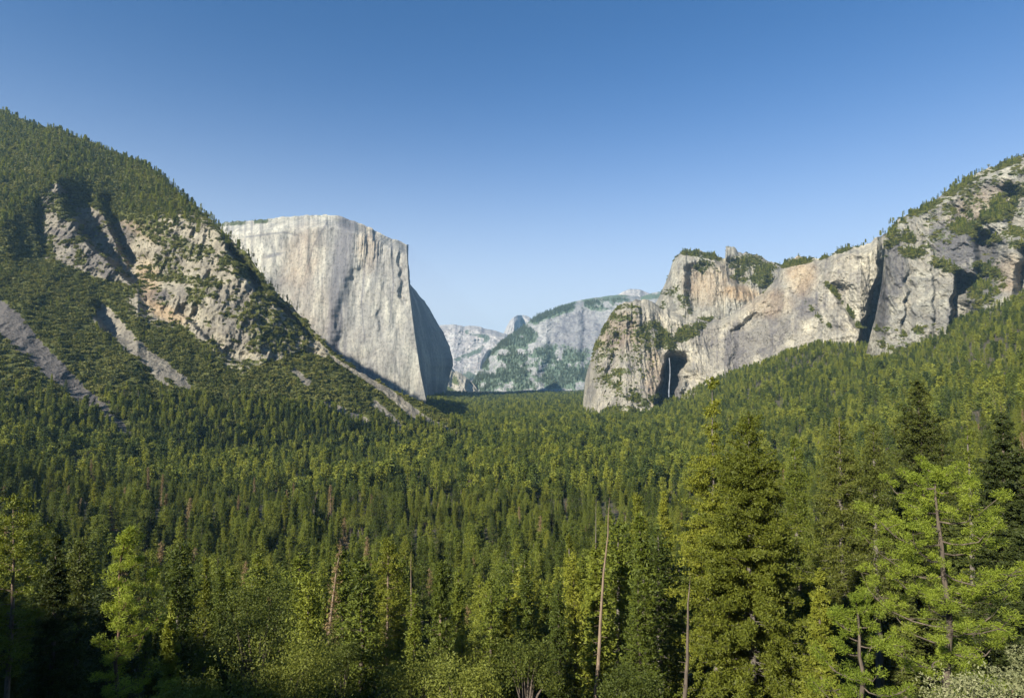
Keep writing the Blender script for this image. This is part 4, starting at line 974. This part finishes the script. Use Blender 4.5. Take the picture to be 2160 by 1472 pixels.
# scrub bushes: a few clump shapes
def bush(seed, R_=2.6, n_=60):
    r = np.random.default_rng(seed); d = r.normal(size=(n_, 3)); d /= np.linalg.norm(d, axis=1, keepdims=True); d[:, 2] = np.abs(d[:, 2])
    c = d * R_ * (.55 + .45 * r.random((n_, 1))) * np.array([1, 1, .85])
    V = leaf_tris(c, np.full(n_, R_ * .42), 3, .2, seed + 3, 1.0)
    return mesh_np('scrub', V, np.arange(len(V)), 4, L_shrub)
bushes = [bush(900 + i) for i in range(5)]
sP = np.concatenate(shP); sS = np.concatenate(shS); nS = len(sP)
instancer('scrub', 'low olive green brush over the steep rocky slopes', 'brush', sP - [0, 0, .4], rng.integers(0, 5, nS), np.stack([sS * 1.1, sS * 1.1, sS], -1), np.stack([0 * sS, 0 * sS, rng.random(nS) * 6.28], -1), bushes, 'bush')
# understorey on the near slope below the camera
xu, yu = scatter(8, 300, 3.6, -300, 2500, 61); zu = ground_z(xu, yu)
ku = rng.random(len(xu)) < .75; xu, yu, zu = xu[ku], yu[ku], zu[ku]
su = rng.uniform(.25, .8, len(xu))
dense_b = []
for i in range(4):
    r_ = np.random.default_rng(950 + i); d = r_.normal(size=(500, 3)); d /= np.linalg.norm(d, axis=1, keepdims=True); d[:, 2] = np.abs(d[:, 2])
    c = d * 2.6 * (r_.random((500, 1)) ** .4) * np.array([1, 1, .8]); V = leaf_tris(c, np.full(500, .32), 5, .1, 951 + i, .8)
    dense_b.append(mesh_np('understorey', V, np.arange(len(V)), 4, L_dark))  # dark leaf colour imitates the shade under the trees
instancer('undergrowth', 'leafy brush on the ground under the nearest trees', 'undergrowth', np.stack([xu, yu, zu - .2], -1), rng.integers(0, 4, len(xu)), np.stack([su, su, su], -1), np.stack([0 * su, 0 * su, rng.random(len(su)) * 6.28], -1), dense_b, 'understorey')
print('TREES', N, 'indiv', len(cand), 'near', len(ptsN), 'far', len(ptsF), 'scrub', nS, 'under', len(xu))

# ------------------------------------------------------------------ air
HAZE = 2.7e-5
vb = [(-15000, -700, -60), (16000, -700, -60), (16000, 18500, -60), (-15000, 18500, -60)]
vb = vb + [(a, b, 1700.0) for a, b, _ in vb]
hz = mesh_np('haze', np.array(vb, float), np.array([0,3,2,1, 4,5,6,7, 0,1,5,4, 1,2,6,5, 2,3,7,6, 3,0,4,7]), 4)
n = NT('air'); pv = n.n('ShaderNodeVolumePrincipled')
pv.inputs['Color'].default_value = (.40, .72, 1.0, 1); pv.inputs['Density'].default_value = HAZE; pv.inputs['Anisotropy'].default_value = 0.1
n.l(pv.outputs[0], n.out.inputs['Volume']); hz.materials.append(n.m)
tag(link('haze', hz), 'pale blue haze filling the valley air', 'haze', kind='stuff')

# ------------------------------------------------------------------ sun, sky, camera
SUN_EL, SUN_AZ = R(29), R(40)       # azimuth: behind the camera, to its left
to_sun = Vector((-math.sin(SUN_AZ) * math.cos(SUN_EL), -math.cos(SUN_AZ) * math.cos(SUN_EL), math.sin(SUN_EL)))
sl = bpy.data.lights.new('sun', 'SUN'); sl.energy = 4.8; sl.angle = R(.53); sl.color = (1, .94, .83)
so = link('sun', sl, loc=(0, 0, 3000)); so.rotation_euler = to_sun.to_track_quat('Z', 'Y').to_euler()
w = bpy.data.worlds.new('World'); bpy.context.scene.world = w; w.use_nodes = True
nt = w.node_tree; bg = nt.nodes['Background']; sk = nt.nodes.new('ShaderNodeTexSky'); sk.sky_type = 'NISHITA'
sk.sun_disc = False; sk.sun_elevation = SUN_EL; sk.sun_rotation = math.pi + SUN_AZ
sk.altitude = 1400; sk.air_density = 1.0; sk.dust_density = 1.0; sk.ozone_density = 10.0
tcw = nt.nodes.new('ShaderNodeTexCoord'); sx = nt.nodes.new('ShaderNodeSeparateXYZ'); nt.links.new(tcw.outputs['Generated'], sx.inputs[0])
def wm(op, a, b):
    q = nt.nodes.new('ShaderNodeMath'); q.operation = op
    for i_, v_ in enumerate((a, b)):
        if v_ is None: continue
        if isinstance(v_, (int, float)): q.inputs[i_].default_value = v_
        else: nt.links.new(v_, q.inputs[i_])
    return q.outputs[0]
zz = wm('DIVIDE', wm('MAXIMUM', sx.outputs[2], 0.0), .25)          # paler air towards the horizon
fac = wm('EXPONENT', wm('MULTIPLY', wm('MULTIPLY', zz, zz), -1.0), None)
mxw = nt.nodes.new('ShaderNodeMix'); mxw.data_type = 'RGBA'; nt.links.new(fac, mxw.inputs[0]); wb = nt.nodes.new('ShaderNodeMix'); wb.data_type = 'RGBA'; wb.blend_type = 'MULTIPLY'; wb.inputs[0].default_value = 1
nt.links.new(sk.outputs[0], wb.inputs[6]); wb.inputs[7].default_value = (.80, 1.10, 1.08, 1); nt.links.new(wb.outputs[2], mxw.inputs[6])
mxw.inputs[7].default_value = (5.6, 6.1, 6.7, 1)
nt.links.new(mxw.outputs[2], bg.inputs[0]); bg.inputs[1].default_value = .065
cam = bpy.data.cameras.new('camera'); cam.sensor_width = 36; cam.lens = F / W0 * 36; cam.clip_start = .5; cam.clip_end = 60000
co = link('camera', cam, loc=(0, 0, CAMZ)); co.rotation_euler = (math.pi / 2 + PITCH, 0, 0)
S = bpy.context.scene; S.camera = co
S.view_settings.view_transform = 'Standard'; S.view_settings.look = 'None'; S.view_settings.exposure = 1.1; S.view_settings.gamma = 1
cy = S.cycles
cy.max_bounces = 5; cy.diffuse_bounces = 2; cy.glossy_bounces = 1; cy.transmission_bounces = 3; cy.transparent_max_bounces = 8; cy.volume_bounces = 0
cy.use_denoising = True; cy.sample_clamp_indirect = 4; cy.caustics_reflective = False; cy.caustics_refractive = False
try: cy.denoiser = 'OPENIMAGEDENOISE'
except Exception: pass
